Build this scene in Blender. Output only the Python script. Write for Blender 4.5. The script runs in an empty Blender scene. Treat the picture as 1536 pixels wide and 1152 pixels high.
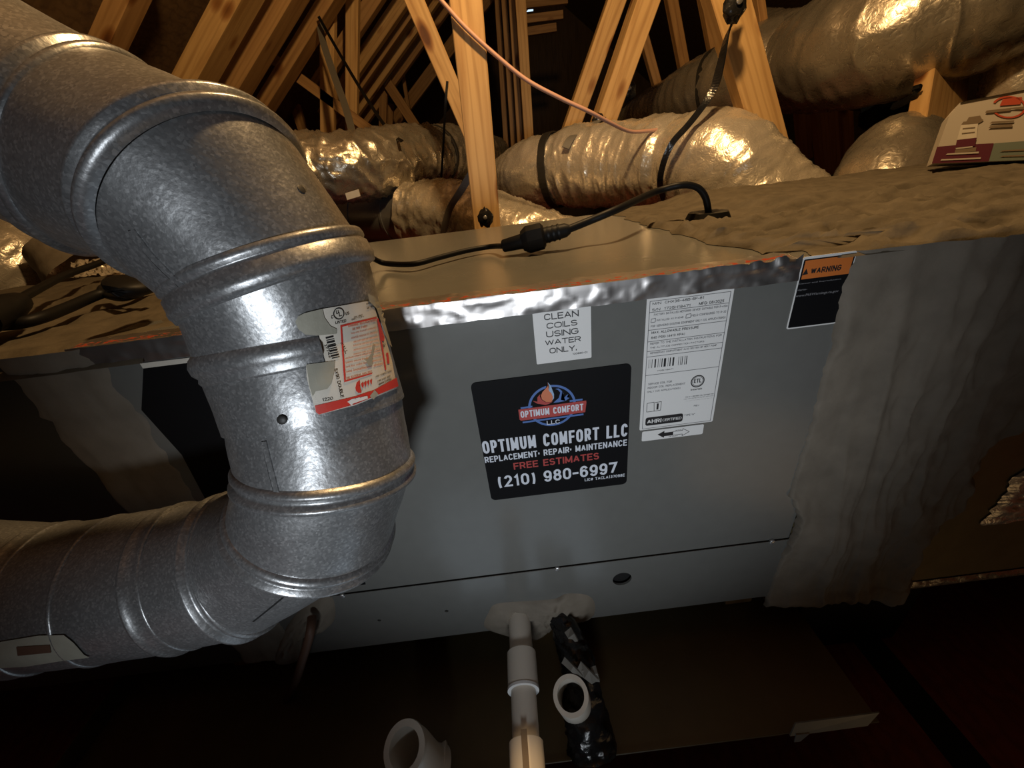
import bpy, bmesh, math, random
from mathutils import Vector, Matrix, noise
from mathutils.bvhtree import BVHTree
random.seed(4)
S = bpy.context.scene
COL = S.collection
# ------------------------------------------------------------------ camera, light, exposure
F = 577.0                       # focal length in pixels of a 1536 x 1152 frame (an ultra-wide phone lens)
TH = math.atan(577 / 1083.0)    # looking down
RO = math.radians(7.1)          # roll
CZ = 0.75                       # camera height above the attic floor
EYE = Vector((0, 0, CZ))
FW = Vector((0, math.cos(TH), -math.sin(TH)))
UP = Vector((0, math.sin(TH), math.cos(TH)))
cR, sR = math.cos(RO), math.sin(RO)
XR = Vector((cR, 0, 0)) - UP * sR
YU = Vector((sR, 0, 0)) + UP * cR
cam = bpy.data.cameras.new('camera')
cam.sensor_width = 36.0
cam.lens = 36.0 * F / 1536
cam.clip_start = 0.01
co = bpy.data.objects.new('camera', cam)
COL.objects.link(co)
M = Matrix((XR, YU, -FW)).transposed().to_4x4()
M.translation = EYE
co.matrix_world = M
S.camera = co

w = bpy.data.worlds.new('world')
S.world = w
w.use_nodes = True
w.node_tree.nodes['Background'].inputs[0].default_value = (0.9, 0.6, 0.35, 1)
w.node_tree.nodes['Background'].inputs[1].default_value = 0.004

def lamp(name, kind, loc, energy, color, aim=None, **kw):
    l = bpy.data.lights.new(name, kind)
    l.energy = energy
    l.color = color
    for k, v in kw.items():
        setattr(l, k, v)
    o = bpy.data.objects.new(name, l)
    COL.objects.link(o)
    o.location = Vector(loc) + Vector((0, 0, CZ))
    if aim is not None:
        d = Vector(aim) - Vector(loc)
        o.rotation_euler = d.to_track_quat('-Z', 'Y').to_euler()
    return o

lamp('attic_bulb', 'POINT', (0.24, 0.60, 0.82), 37.0, (1.0, 0.62, 0.27), shadow_soft_size=0.04)
lamp('hatch_daylight', 'AREA', (-0.05, -0.12, -0.90), 0.24, (0.72, 0.86, 1.0), aim=(-0.05, 0.25, -0.2),
     shape='RECTANGLE', size=0.45, size_y=0.35)
lamp('flashlight', 'SPOT', (-0.06, -0.75, -0.15), 23.0, (0.88, 0.94, 1.0), aim=(0.02, 0.30, -0.20),
     spot_size=math.radians(47), spot_blend=1.0, shadow_soft_size=0.08)

lamp('hall_light', 'AREA', (0.74, -0.34, -0.86), 0.15, (1.0, 0.62, 0.28), aim=(0.45, 0.30, -0.25),
     shape='RECTANGLE', size=0.40, size_y=0.30)

vs = S.view_settings
vs.view_transform = 'Standard'
vs.look = 'None'
vs.exposure = 0.0
vs.gamma = 1.0
vs.use_curve_mapping = False

# ------------------------------------------------------------------ points in the place
def ray(px, py):
    u, v = (px - 768) / F, (py - 576) / F
    return XR * u - YU * v + FW
def P(px, py, Y=None, Z=None):          # the point at depth Y (or relative height Z) on the sight line
    r = ray(px, py)
    t = Y / r.y if Y is not None else Z / r.z
    return EYE + r * t
def W(x, y, z):
    return Vector((x, y, z + CZ))
def FP(px, py, y=0.3):                  # on the cabinet's front plane
    p = P(px, py, Y=y)
    return p.x, p.z - CZ

# ------------------------------------------------------------------ materials
def nodes(name):
    m = bpy.data.materials.new(name)
    m.use_nodes = True
    nt = m.node_tree
    return m, nt, nt.nodes['Principled BSDF']
def N(nt, t, **kw):
    n = nt.nodes.new(t)
    for k, v in kw.items():
        if k.startswith('i_'):
            n.inputs[k[2:].replace('_', ' ')].default_value = v
        else:
            setattr(n, k, v)
    return n
def coords(nt, scale=(1, 1, 1), rnd=False):
    tc = N(nt, 'ShaderNodeTexCoord')
    mp = N(nt, 'ShaderNodeMapping')
    mp.inputs['Scale'].default_value = scale
    nt.links.new(tc.outputs['Object'], mp.inputs['Vector'])
    if rnd:
        oi = N(nt, 'ShaderNodeObjectInfo')
        mu = N(nt, 'ShaderNodeMath', operation='MULTIPLY')
        mu.inputs[1].default_value = 37.0
        nt.links.new(oi.outputs['Random'], mu.inputs[0])
        nt.links.new(mu.outputs[0], mp.inputs['Location'])
    return mp.outputs[0]
def ramp(nt, src, stops):
    r = N(nt, 'ShaderNodeValToRGB')
    el = r.color_ramp.elements
    while len(el) < len(stops):
        el.new(0.5)
    for e, (p, c) in zip(el, stops):
        e.position = p
        e.color = (*c, 1) if len(c) == 3 else c
    nt.links.new(src, r.inputs[0])
    return r.outputs[0]
def bump(nt, bsdf, src, strength, dist):
    b = N(nt, 'ShaderNodeBump')
    b.inputs['Strength'].default_value = strength
    b.inputs['Distance'].default_value = dist
    nt.links.new(src, b.inputs['Height'])
    nt.links.new(b.outputs[0], bsdf.inputs['Normal'])
def simple(name, col, rough=0.6, metal=0.0, var=0.0, scale=20, bmp=0.0, spec=0.5):
    m, nt, b = nodes(name)
    b.inputs['Roughness'].default_value = rough
    b.inputs['Metallic'].default_value = metal
    b.inputs['Specular IOR Level'].default_value = spec
    if var or bmp:
        no = N(nt, 'ShaderNodeTexNoise', i_Scale=scale, i_Detail=5.0)
        nt.links.new(coords(nt), no.inputs['Vector'])
        if var:
            c = ramp(nt, no.outputs['Fac'], [(0.3, [x * (1 - var) for x in col]), (0.7, [min(1, x * (1 + var)) for x in col])])
            nt.links.new(c, b.inputs['Base Color'])
        else:
            b.inputs['Base Color'].default_value = (*col, 1)
        if bmp:
            bump(nt, b, no.outputs['Fac'], bmp, 0.004)
    else:
        b.inputs['Base Color'].default_value = (*col, 1)
    return m
def wood(name, light, dark, knots=True):
    m, nt, b = nodes(name)
    b.inputs['Roughness'].default_value = 0.62
    v = coords(nt, (16, 16, 1.3), True)
    n1 = N(nt, 'ShaderNodeTexNoise', i_Scale=2.2, i_Detail=4.0, i_Distortion=1.2)
    nt.links.new(v, n1.inputs['Vector'])
    wv = N(nt, 'ShaderNodeTexWave', i_Scale=0.9, i_Distortion=7.0, i_Detail=3.0)
    wv.inputs['Detail Scale'].default_value = 1.2
    nt.links.new(v, wv.inputs['Vector'])
    c1 = ramp(nt, n1.outputs['Fac'], [(0.25, dark), (0.6, light)])
    c2 = ramp(nt, wv.outputs['Fac'], [(0.0, (0.62, 0.55, 0.45)), (0.35, (1, 1, 1))])
    mx = N(nt, 'ShaderNodeMix', data_type='RGBA', blend_type='MULTIPLY')
    mx.inputs[0].default_value = 0.45
    nt.links.new(c1, mx.inputs[6]); nt.links.new(c2, mx.inputs[7])
    out = mx.outputs[2]
    if knots:
        vo = N(nt, 'ShaderNodeTexVoronoi', i_Scale=1.0)
        nt.links.new(coords(nt, (11, 11, 5.0), True), vo.inputs['Vector'])
        k = ramp(nt, vo.outputs['Distance'], [(0.10, (0.22, 0.11, 0.05)), (0.16, (0.55, 0.4, 0.28)), (0.23, (1, 1, 1))])
        m2 = N(nt, 'ShaderNodeMix', data_type='RGBA', blend_type='MULTIPLY')
        m2.inputs[0].default_value = 1.0
        nt.links.new(out, m2.inputs[6]); nt.links.new(k, m2.inputs[7])
        out = m2.outputs[2]
    nt.links.new(out, b.inputs['Base Color'])
    bump(nt, b, n1.outputs['Fac'], 0.25, 0.003)
    return m
def galvanized():
    m, nt, b = nodes('galvanized_steel')
    b.inputs['Metallic'].default_value = 0.68
    v = coords(nt)
    vo = N(nt, 'ShaderNodeTexVoronoi', i_Scale=850.0)
    nt.links.new(v, vo.inputs['Vector'])
    no = N(nt, 'ShaderNodeTexNoise', i_Scale=22.0, i_Detail=6.0)
    nt.links.new(v, no.inputs['Vector'])
    n2 = N(nt, 'ShaderNodeTexNoise', i_Scale=330.0, i_Detail=3.0)
    nt.links.new(v, n2.inputs['Vector'])
    c = ramp(nt, vo.outputs['Color'], [(0.0, (0.24, 0.245, 0.25)), (0.6, (0.32, 0.326, 0.332)), (1.0, (0.48, 0.487, 0.494))])
    nt.links.new(c, b.inputs['Base Color'])
    r = ramp(nt, no.outputs['Fac'], [(0.3, (0.30, 0.30, 0.30)), (0.75, (0.42, 0.42, 0.42))])
    nt.links.new(r, b.inputs['Roughness'])
    bump(nt, b, n2.outputs['Fac'], 0.28, 0.0006)
    return m
def foil(name, col, rough, sc=60.0, st=0.6, metal=0.6):
    m, nt, b = nodes(name)
    b.inputs['Metallic'].default_value = metal
    b.inputs['Base Color'].default_value = (*col, 1)
    no = N(nt, 'ShaderNodeTexNoise', i_Scale=sc, i_Detail=5.0, i_Distortion=1.5)
    nt.links.new(coords(nt), no.inputs['Vector'])
    nt.links.new(ramp(nt, no.outputs['Fac'], [(0.3, (rough, rough, rough)), (0.7, (rough + .15,) * 3)]), b.inputs['Roughness'])
    bump(nt, b, no.outputs['Fac'], st, 0.004)
    return m
def tape_material():                     # aluminium tape with rows of small red print along the fold
    m, nt, b = nodes('printed_foil_tape')
    b.inputs['Metallic'].default_value = 0.95
    b.inputs['Roughness'].default_value = 0.34
    tc = N(nt, 'ShaderNodeTexCoord')
    sp = N(nt, 'ShaderNodeSeparateXYZ')
    nt.links.new(tc.outputs['UV'], sp.inputs[0])
    mp = N(nt, 'ShaderNodeMapping')
    mp.inputs['Scale'].default_value = (150, 12, 1)
    nt.links.new(tc.outputs['UV'], mp.inputs['Vector'])
    no = N(nt, 'ShaderNodeTexNoise', i_Scale=1.0, i_Detail=2.0)
    nt.links.new(mp.outputs[0], no.inputs['Vector'])
    ink = ramp(nt, no.outputs['Fac'], [(0.52, (0, 0, 0)), (0.56, (1, 1, 1))])
    band = ramp(nt, sp.outputs['Y'], [(0.56, (0, 0, 0)), (0.60, (1, 1, 1)), (0.76, (1, 1, 1)), (0.80, (0, 0, 0))])
    mu = N(nt, 'ShaderNodeMath', operation='MULTIPLY')
    nt.links.new(ink, mu.inputs[0]); nt.links.new(band, mu.inputs[1])
    mx = N(nt, 'ShaderNodeMix', data_type='RGBA')
    nt.links.new(mu.outputs[0], mx.inputs[0])
    mx.inputs[6].default_value = (0.46, 0.44, 0.43, 1)
    mx.inputs[7].default_value = (0.42, 0.06, 0.025, 1)
    nt.links.new(mx.outputs[2], b.inputs['Base Color'])
    iv = N(nt, 'ShaderNodeMath', operation='MULTIPLY_ADD')
    nt.links.new(mu.outputs[0], iv.inputs[0])
    iv.inputs[1].default_value = -0.8
    iv.inputs[2].default_value = 0.95
    nt.links.new(iv.outputs[0], b.inputs['Metallic'])
    return m

MT = dict(
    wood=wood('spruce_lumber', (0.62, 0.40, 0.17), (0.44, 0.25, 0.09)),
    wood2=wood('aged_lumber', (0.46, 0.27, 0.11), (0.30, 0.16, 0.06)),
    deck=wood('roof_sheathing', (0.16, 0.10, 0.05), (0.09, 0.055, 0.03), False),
    ply=wood('stained_plywood', (0.20, 0.040, 0.024), (0.13, 0.026, 0.016), False),
    galv=galvanized(),
    grey=simple('grey_enamel', (0.145, 0.147, 0.138), 0.22, 0.0, 0.03, 60, 0.02),
    furnace=simple('dark_enamel', (0.035, 0.035, 0.032), 0.5, 0, 0.1, 30),
    mastic=simple('duct_mastic', (0.20, 0.172, 0.135), 0.72, 0, 0.14, 35, 0.5, 0.3),
    shademastic=simple('shaded_duct_mastic', (0.105, 0.088, 0.062), 0.75, 0, 0.22, 45, 0.6, 0.3),  # darker mastic copy: dimmer light on the tops is put into its colour
    board=simple('duct_board_facing', (0.22, 0.17, 0.08), 0.42, 0.35, 0.1, 30, 0.15),
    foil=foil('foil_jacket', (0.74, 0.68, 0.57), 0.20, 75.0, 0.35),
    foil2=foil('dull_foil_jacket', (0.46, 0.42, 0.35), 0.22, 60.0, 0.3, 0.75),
    tape=tape_material(),
    black=simple('black_plastic', (0.007, 0.007, 0.007), 0.5, spec=0.18),
    shine=simple('black_pvc_tape', (0.014, 0.014, 0.015), 0.22, 0, 0.1, 60, 0.5),
    strap=simple('black_webbing', (0.02, 0.019, 0.017), 0.5),
    gstrap=simple('grey_webbing', (0.16, 0.15, 0.13), 0.6),
    pvc=simple('pvc', (0.72, 0.67, 0.58), 0.38, 0, 0.05, 15),
    pvcbore=simple('stained_pvc_bore', (0.42, 0.36, 0.27), 0.6, 0, 0.3, 25),
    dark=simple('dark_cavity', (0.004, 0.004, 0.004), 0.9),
    white=simple('white_sticker', (0.74, 0.74, 0.73), 0.45),
    cream=simple('cream_sticker', (0.66, 0.62, 0.54), 0.5, 0, 0.06, 60),
    glue=simple('adhesive_residue', (0.33, 0.32, 0.26), 0.65, 0, 0.1, 80, 0.2),
    ink=simple('black_ink', (0.012, 0.012, 0.014), 0.5),
    greyink=simple('grey_ink', (0.16, 0.16, 0.17), 0.5),
    red=simple('red_ink', (0.60, 0.045, 0.03), 0.5),
    palered=simple('faded_red_ink', (0.62, 0.27, 0.20), 0.5),
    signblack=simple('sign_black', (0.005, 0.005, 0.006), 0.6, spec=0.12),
    signwhite=simple('sign_white', (0.66, 0.70, 0.78), 0.5),
    signred=simple('sign_red', (0.42, 0.055, 0.05), 0.5),
    signorange=simple('sign_orange', (0.62, 0.19, 0.09), 0.5),
    signblue=simple('sign_blue', (0.08, 0.17, 0.45), 0.5),
    signpale=simple('sign_pale_blue', (0.30, 0.45, 0.66), 0.5),
    signnavy=simple('sign_navy', (0.012, 0.025, 0.07), 0.5),
    orange=simple('warning_orange', (0.62, 0.17, 0.03), 0.5),
    maroon=simple('box_maroon', (0.10, 0.012, 0.03), 0.6),
    boxwhite=simple('box_board', (0.50, 0.46, 0.40), 0.6),
    boxteal=simple('box_grey_green', (0.16, 0.20, 0.17), 0.6),
    boxred=simple('box_red', (0.48, 0.07, 0.03), 0.6),
    boxbrown=simple('box_brown', (0.20, 0.15, 0.10), 0.6),
    copper=simple('copper', (0.55, 0.25, 0.11), 0.35, 0.9),
    rust=simple('brown_line', (0.10, 0.05, 0.03), 0.6),
    pink=simple('salmon_wire_jacket', (0.62, 0.36, 0.27), 0.5),
    steel=simple('zinc_screw', (0.55, 0.55, 0.55), 0.35, 0.8),
    pan=simple('drain_pan_steel', (0.15, 0.115, 0.055), 0.45, 0.3, 0.15, 12),
    panlip=simple('pan_lip_steel', (0.24, 0.24, 0.22), 0.45, 0.3, 0.1, 25),
    bluecloth=simple('blue_plastic', (0.07, 0.13, 0.25), 0.4),
    plate=simple('truss_plate_steel', (0.45, 0.47, 0.46), 0.45, 0.6),
)

# ------------------------------------------------------------------ builders
ORG = {}
class MB:
    def __init__(self):
        self.v, self.f, self.uv = [], [], None
    def add(self, vs_, fs):
        n = len(self.v)
        self.v += [Vector(p) for p in vs_]
        self.f += [tuple(i + n for i in f) for f in fs]
        return self
    def box(self, lo, hi):
        (a, b, c), (d, e, f) = lo, hi
        return self.add([(a, b, c), (d, b, c), (d, e, c), (a, e, c), (a, b, f), (d, b, f), (d, e, f), (a, e, f)],
                        [(0, 3, 2, 1), (4, 5, 6, 7), (0, 1, 5, 4), (1, 2, 6, 5), (2, 3, 7, 6), (3, 0, 4, 7)])
    def prism(self, pts, d):            # a closed slab: polygon pts (3-D) thickened by vector d
        n = len(pts)
        d = Vector(d)
        a = [Vector(p) for p in pts]
        return self.add(a + [p + d for p in a],
                        [tuple(range(n - 1, -1, -1)), tuple(range(n, 2 * n))] + [(i, (i + 1) % n, (i + 1) % n + n, i + n) for i in range(n)])
    def grid(self, rows, close_u=False):
        nu, nv = len(rows), len(rows[0])
        vs_ = [p for r in rows for p in r]
        fs = []
        for i in range(nu - 1):
            for j in range(nv - (0 if close_u else 1)):
                k = (j + 1) % nv
                fs.append((i * nv + j, i * nv + k, (i + 1) * nv + k, (i + 1) * nv + j))
        return self.add(vs_, fs)
    def tube(self, pts, r, seg=10, caps=True):
        pts = [Vector(p) for p in pts]
        rs = r if isinstance(r, (list, tuple)) else [r] * len(pts)
        rows, u = [], None
        for i, p in enumerate(pts):
            t = (pts[min(i + 1, len(pts) - 1)] - pts[max(i - 1, 0)]).normalized()
            if u is None:
                u = t.cross(Vector((0, 0, 1)) if abs(t.z) < 0.9 else Vector((1, 0, 0))).normalized()
            u = (u - t * u.dot(t)).normalized()
            v = t.cross(u)
            rows.append([p + (u * math.cos(a) + v * math.sin(a)) * rs[i] for a in [2 * math.pi * k / seg for k in range(seg)]])
        n = len(self.v)
        self.grid(rows, True)
        if caps:
            m = len(rows)
            self.f.append(tuple(n + k for k in range(seg)))
            self.f.append(tuple(n + (m - 1) * seg + k for k in reversed(range(seg))))
        return self
    def ribbon(self, pts, wdirs, width, thick):
        pts = [Vector(p) for p in pts]
        rows = []
        for i, p in enumerate(pts):
            t = (pts[min(i + 1, len(pts) - 1)] - pts[max(i - 1, 0)]).normalized()
            wd = Vector(wdirs[i] if isinstance(wdirs, list) else wdirs)
            wd = (wd - t * wd.dot(t)).normalized()
            n = t.cross(wd)
            wi = width[i] if isinstance(width, list) else width
            rows.append([p + wd * wi / 2 + n * thick / 2, p - wd * wi / 2 + n * thick / 2, p - wd * wi / 2 - n * thick / 2, p + wd * wi / 2 - n * thick / 2])
        n0 = len(self.v)
        self.grid(rows, True)
        m = len(rows)
        self.f += [tuple(n0 + k for k in range(4)), tuple(n0 + (m - 1) * 4 + k for k in (3, 2, 1, 0))]
        return self
    def disc(self, c, axis, r, h, seg=16, bevel=0.25):
        axis = Vector(axis).normalized()
        u = axis.orthogonal().normalized()
        v = axis.cross(u)
        rows = []
        for (hh, rr) in ((0, r), (h * (1 - bevel), r), (h, r * (1 - bevel)), (h, 0.0001)):
            rows.append([Vector(c) + axis * hh + (u * math.cos(a) + v * math.sin(a)) * rr for a in [2 * math.pi * k / seg for k in range(seg)]])
        return self.grid(rows, True)
    def build(self, name, mat, parent=None, smooth=False, label=None, bevel=0.0, sharp=40):
        if parent is not None:
            org = ORG[parent.name]
        else:
            xs, ys, zs = [p.x for p in self.v], [p.y for p in self.v], [p.z for p in self.v]
            org = Vector(((min(xs) + max(xs)) / 2, (min(ys) + max(ys)) / 2, min(zs)))
        me = bpy.data.meshes.new(name)
        me.from_pydata([tuple(p - org) for p in self.v], [], self.f)
        me.materials.append(MT[mat] if isinstance(mat, str) else mat)
        bm = bmesh.new(); bm.from_mesh(me)
        if self.uv:
            ul = bm.loops.layers.uv.new('uv')
            bm.verts.index_update()
            for f in bm.faces:
                for l in f.loops:
                    l[ul].uv = self.uv[l.vert.index]
        else:
            bmesh.ops.recalc_face_normals(bm, faces=bm.faces)
        if bevel:
            bmesh.ops.bevel(bm, geom=[e for e in bm.edges if len(e.link_faces) == 2 and e.calc_face_angle(0) > 0.5],
                            offset=bevel, segments=2, affect='EDGES', profile=0.6)
        bm.to_mesh(me); bm.free()
        if smooth:
            for p in me.polygons:
                p.use_smooth = True
            try:
                me.set_sharp_from_angle(angle=math.radians(sharp))
            except Exception:
                pass
        o = bpy.data.objects.new(name, me)
        COL.objects.link(o)
        ORG[o.name] = org
        if parent is not None:
            o.parent = parent
        else:
            o.location = org
        if label:
            o['label'] = label
        return o
def empty(name, loc, label, cat, group=None):
    o = bpy.data.objects.new(name, None)
    COL.objects.link(o)
    o.empty_display_size = 0.05
    o.location = loc
    ORG[o.name] = Vector(loc)
    return tag(o, label, cat, group)
def tag(o, label=None, cat=None, group=None, kind=None):
    for k, v in (('label', label), ('category', cat), ('group', group), ('kind', kind)):
        if v:
            o[k] = v
    return o
def smoothpath(pts, n=12):
    pts = [Vector(p) for p in pts]
    out = []
    for i in range(len(pts) - 1):
        p0, p1, p2, p3 = pts[max(i - 1, 0)], pts[i], pts[i + 1], pts[min(i + 2, len(pts) - 1)]
        for k in range(n):
            t = k / n
            out.append(0.5 * ((2 * p1) + (p2 - p0) * t + (2 * p0 - 5 * p1 + 4 * p2 - p3) * t * t + (3 * p1 - p0 - 3 * p2 + p3) * t ** 3))
    out.append(pts[-1])
    return out
def nz(x, y, z):
    return noise.noise(Vector((x, y, z)))
def fbm(x, y, z, o=4):
    return noise.fractal(Vector((x, y, z)), 1.0, 2.0, o)
def ridge(x, y, z):
    return 1 - abs(nz(x, y, z)) * 2

_txt = {}
def textmesh(s, bold=0.0, font_space=1.0):          # lettering as triangles in the unit box 0..1 x 0..1
    key = (s, bold, font_space)
    if key not in _txt:
        cu = bpy.data.curves.new('lettering', 'FONT')
        cu.body = s
        cu.offset = bold
        cu.space_character = font_space
        cu.resolution_u = 3
        ob = bpy.data.objects.new('lettering', cu)
        COL.objects.link(ob)
        dg = bpy.context.evaluated_depsgraph_get()
        me = ob.evaluated_get(dg).to_mesh()
        vs_ = [(v.co.x, v.co.y) for v in me.vertices]
        fs = [tuple(p.vertices) for p in me.polygons]
        ob.evaluated_get(dg).to_mesh_clear()
        bpy.data.objects.remove(ob); bpy.data.curves.remove(cu)
        x0, x1 = min(v[0] for v in vs_), max(v[0] for v in vs_)
        y0, y1 = min(v[1] for v in vs_), max(v[1] for v in vs_)
        _txt[key] = ([((x - x0) / (x1 - x0), (y - y0) / (y1 - y0)) for x, y in vs_], fs)
    return _txt[key]

def _arc(cx, cy, rx, ry, a0, a1, n=7):
    return [(cx + rx * math.cos(math.radians(a0 + (a1 - a0) * k / n)), cy + ry * math.sin(math.radians(a0 + (a1 - a0) * k / n))) for k in range(n + 1)]
_O = _arc(.5, .70, .5, .30, 0, 180) + _arc(.5, .30, .5, .30, 180, 360) + [(1, .70)]
GLYPH = {                                # a plain sans alphabet drawn as strokes: (relative width, strokes in a unit cell)
    'A': (1.05, [[(0, 0), (.5, 1)], [(.5, 1), (1, 0)], [(.19, .32), (.81, .32)]]),
    'B': (.92, [[(0, 0), (0, 1)], [(0, 1), (.6, 1)] + _arc(.6, .77, .34, .23, 90, -90) + [(0, .54)], [(0, .54), (.62, .54)] + _arc(.62, .27, .38, .27, 90, -90) + [(0, 0)]]),
    'C': (.95, [_arc(.5, .70, .5, .30, 12, 180) + _arc(.5, .30, .5, .30, 180, 348)]),
    'D': (.98, [[(0, 0), (0, 1), (.5, 1)] + _arc(.5, .66, .5, .34, 90, 0) + _arc(.5, .34, .5, .34, 0, -90) + [(0, 0)]]),
    'E': (.82, [[(1, 1), (0, 1), (0, 0), (1, 0)], [(0, .52), (.88, .52)]]),
    'F': (.80, [[(1, 1), (0, 1), (0, 0)], [(0, .50), (.88, .50)]]),
    'G': (1.0, [_arc(.5, .70, .5, .30, 12, 180) + _arc(.5, .30, .5, .30, 180, 360) + [(1, .47), (.55, .47)]]),
    'H': (.98, [[(0, 0), (0, 1)], [(1, 0), (1, 1)], [(0, .52), (1, .52)]]),
    'I': (0.02, [[(.5, 0), (.5, 1)]]),
    'J': (.75, [[(1, 1), (1, .28)] + _arc(.5, .28, .5, .28, 0, -180)]),
    'K': (.98, [[(0, 0), (0, 1)], [(1, 1), (0, .40)], [(.36, .60), (1, 0)]]),
    'L': (.78, [[(0, 1), (0, 0), (1, 0)]]),
    'M': (1.22, [[(0, 0), (0, 1)], [(0, 1), (.5, .08)], [(.5, .08), (1, 1)], [(1, 1), (1, 0)]]),
    'N': (1.0, [[(0, 0), (0, 1)], [(0, 1), (1, 0)], [(1, 0), (1, 1)]]),
    'O': (1.02, [_O]),
    'P': (.90, [[(0, 0), (0, 1)], [(0, 1), (.6, 1)] + _arc(.6, .72, .4, .28, 90, -90) + [(0, .44)]]),
    'Q': (1.02, [_O, [(.62, .25), (1, -.02)]]),
    'R': (.95, [[(0, 0), (0, 1)], [(0, 1), (.6, 1)] + _arc(.6, .73, .38, .27, 90, -90) + [(0, .46)], [(.55, .46), (1, 0)]]),
    'S': (.90, [_arc(.5, .75, .46, .25, 20, 180) + _arc(.5, .75, .46, .25, 180, 262, 3) + _arc(.5, .26, .5, .26, 82, 0, 4) + _arc(.5, .26, .5, .26, 0, -162)]),
    'T': (.92, [[(0, 1), (1, 1)], [(.5, 1), (.5, 0)]]),
    'U': (.98, [[(0, 1), (0, .32)] + _arc(.5, .32, .5, .32, 180, 360) + [(1, 1)]]),
    'V': (1.02, [[(0, 1), (.5, 0)], [(.5, 0), (1, 1)]]),
    'W': (1.40, [[(0, 1), (.25, 0)], [(.25, 0), (.5, .92)], [(.5, .92), (.75, 0)], [(.75, 0), (1, 1)]]),
    'X': (1.0, [[(0, 0), (1, 1)], [(0, 1), (1, 0)]]),
    'Y': (1.0, [[(0, 1), (.5, .45), (1, 1)], [(.5, .45), (.5, 0)]]),
    'Z': (.92, [[(0, 1), (1, 1), (0, 0), (1, 0)]]),
    '0': (.80, [_O]),
    '1': (.45, [[(0, .76), (.75, 1), (.75, 0)]]),
    '2': (.80, [_arc(.5, .72, .48, .28, 165, 0) + _arc(.5, .72, .48, .28, 0, -38, 2) + [(0, 0), (1, 0)]]),
    '3': (.80, [_arc(.48, .76, .42, .24, 160, -90) + [(.38, .52)], [(.38, .52)] + _arc(.48, .26, .5, .26, 90, -160)]),
    '4': (.86, [[(.74, 0), (.74, 1), (0, .28), (1, .28)]]),
    '5': (.80, [[(.92, 1), (.14, 1), (.06, .52)] + _arc(.48, .32, .5, .32, 125, -155)]),
    '6': (.80, [_arc(.5, .70, .48, .30, 20, 180) + [(.02, .34)], _arc(.5, .31, .5, .31, 180, 540, 14)]),
    '7': (.80, [[(0, 1), (1, 1), (.35, 0)]]),
    '8': (.80, [_arc(.5, .77, .43, .23, -90, 270, 12), _arc(.5, .27, .5, .27, -90, 270, 12)]),
    '9': (.80, [_arc(.5, .30, .48, .30, -160, 0) + [(.98, .66)], _arc(.5, .69, .5, .31, 0, 360, 14)]),
    '(': (.30, [_arc(1.0, .45, 1.0, .72, 125, 235)]), ')': (.30, [_arc(0, .45, 1.0, .72, 55, -55)]),
    '-': (.48, [[(0, .44), (1, .44)]]), '.': (0.02, [[(.5, -.02), (.5, .12)]]), ',': (0.02, [[(.5, .10), (.3, -.16)]]), ':': (0.02, [[(.5, .0), (.5, .13)], [(.5, .58), (.5, .71)]]),
    '/': (.45, [[(0, 0), (1, 1)]]), '#': (.9, [[(.2, 0), (.4, 1)], [(.6, 0), (.8, 1)], [(0, .33), (.95, .33)], [(.05, .68), (1, .68)]]),
    '"': (.25, [[(0, 1), (0, .72)], [(1, 1), (1, .72)]]), '\u00b7': (0.02, [[(.5, .42), (.5, .58)]]), ' ': (.42, []),
}
def strokemesh(s, th, aspect):
    """Block lettering as stroke quads inside the unit box; th = stroke weight over letter height, aspect = box width / height."""
    gap = th + 0.10
    base = sum(GLYPH[c][0] for c in s)
    extra = gap * (len(s) - 1) + th
    k = max(0.15, (aspect - extra) / base)
    if (aspect - extra) / base < 0.15:
        gap *= 0.4; th *= 0.6; extra = gap * (len(s) - 1) + th; k = max(0.1, (aspect - extra) / base)
    x, h = th / 2, 1 - th
    V, Fc, Ly = [], [], []
    ly = 0
    for c in s:
        w_, strokes = GLYPH[c]
        w_ *= k
        for st in strokes:
            pts = []
            for p in st:
                q = Vector((x + p[0] * w_, th / 2 + p[1] * h))
                if not pts or (q - pts[-1]).length > 1e-4:
                    pts.append(q)
            closed = len(pts) > 3 and (pts[0] - pts[-1]).length < 1e-3
            if closed:
                pts.pop()
            m = len(pts)
            ly += 1
            n0 = len(V)
            for i in range(m):
                a = pts[i - 1] if closed or i else None
                b = pts[(i + 1) % m] if closed or i < m - 1 else None
                d0 = (pts[i] - a).normalized() if a is not None else None
                d1 = (b - pts[i]).normalized() if b is not None else None
                e = Vector((0, 0))
                if d0 is None or d1 is None:
                    d = d1 if d0 is None else d0
                    nn = Vector((-d.y, d.x)) * th / 2
                    if abs(d.x * d.y) < 1e-3:
                        e = d * th / 2 * (-1 if d0 is None else 1)
                else:
                    n_0, n_1 = Vector((-d0.y, d0.x)), Vector((-d1.y, d1.x))
                    bi = n_0 + n_1
                    if bi.length < 1e-3:
                        bi = n_0.copy()
                    bi.normalize()
                    nn = bi * th / 2 / max(0.50, bi.dot(n_1))
                V += [tuple(pts[i] + e + nn), tuple(pts[i] + e - nn)]
                Ly += [ly % 6, ly % 6]
            for i in range(m if closed else m - 1):
                a, b = n0 + 2 * i, n0 + 2 * ((i + 1) % m)
                Fc.append((a, a + 1, b + 1, b))
        x += w_ + gap
    W_ = x - gap + th / 2
    strokemesh.layers = Ly
    return [(u / W_, v) for u, v in V], Fc

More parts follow.
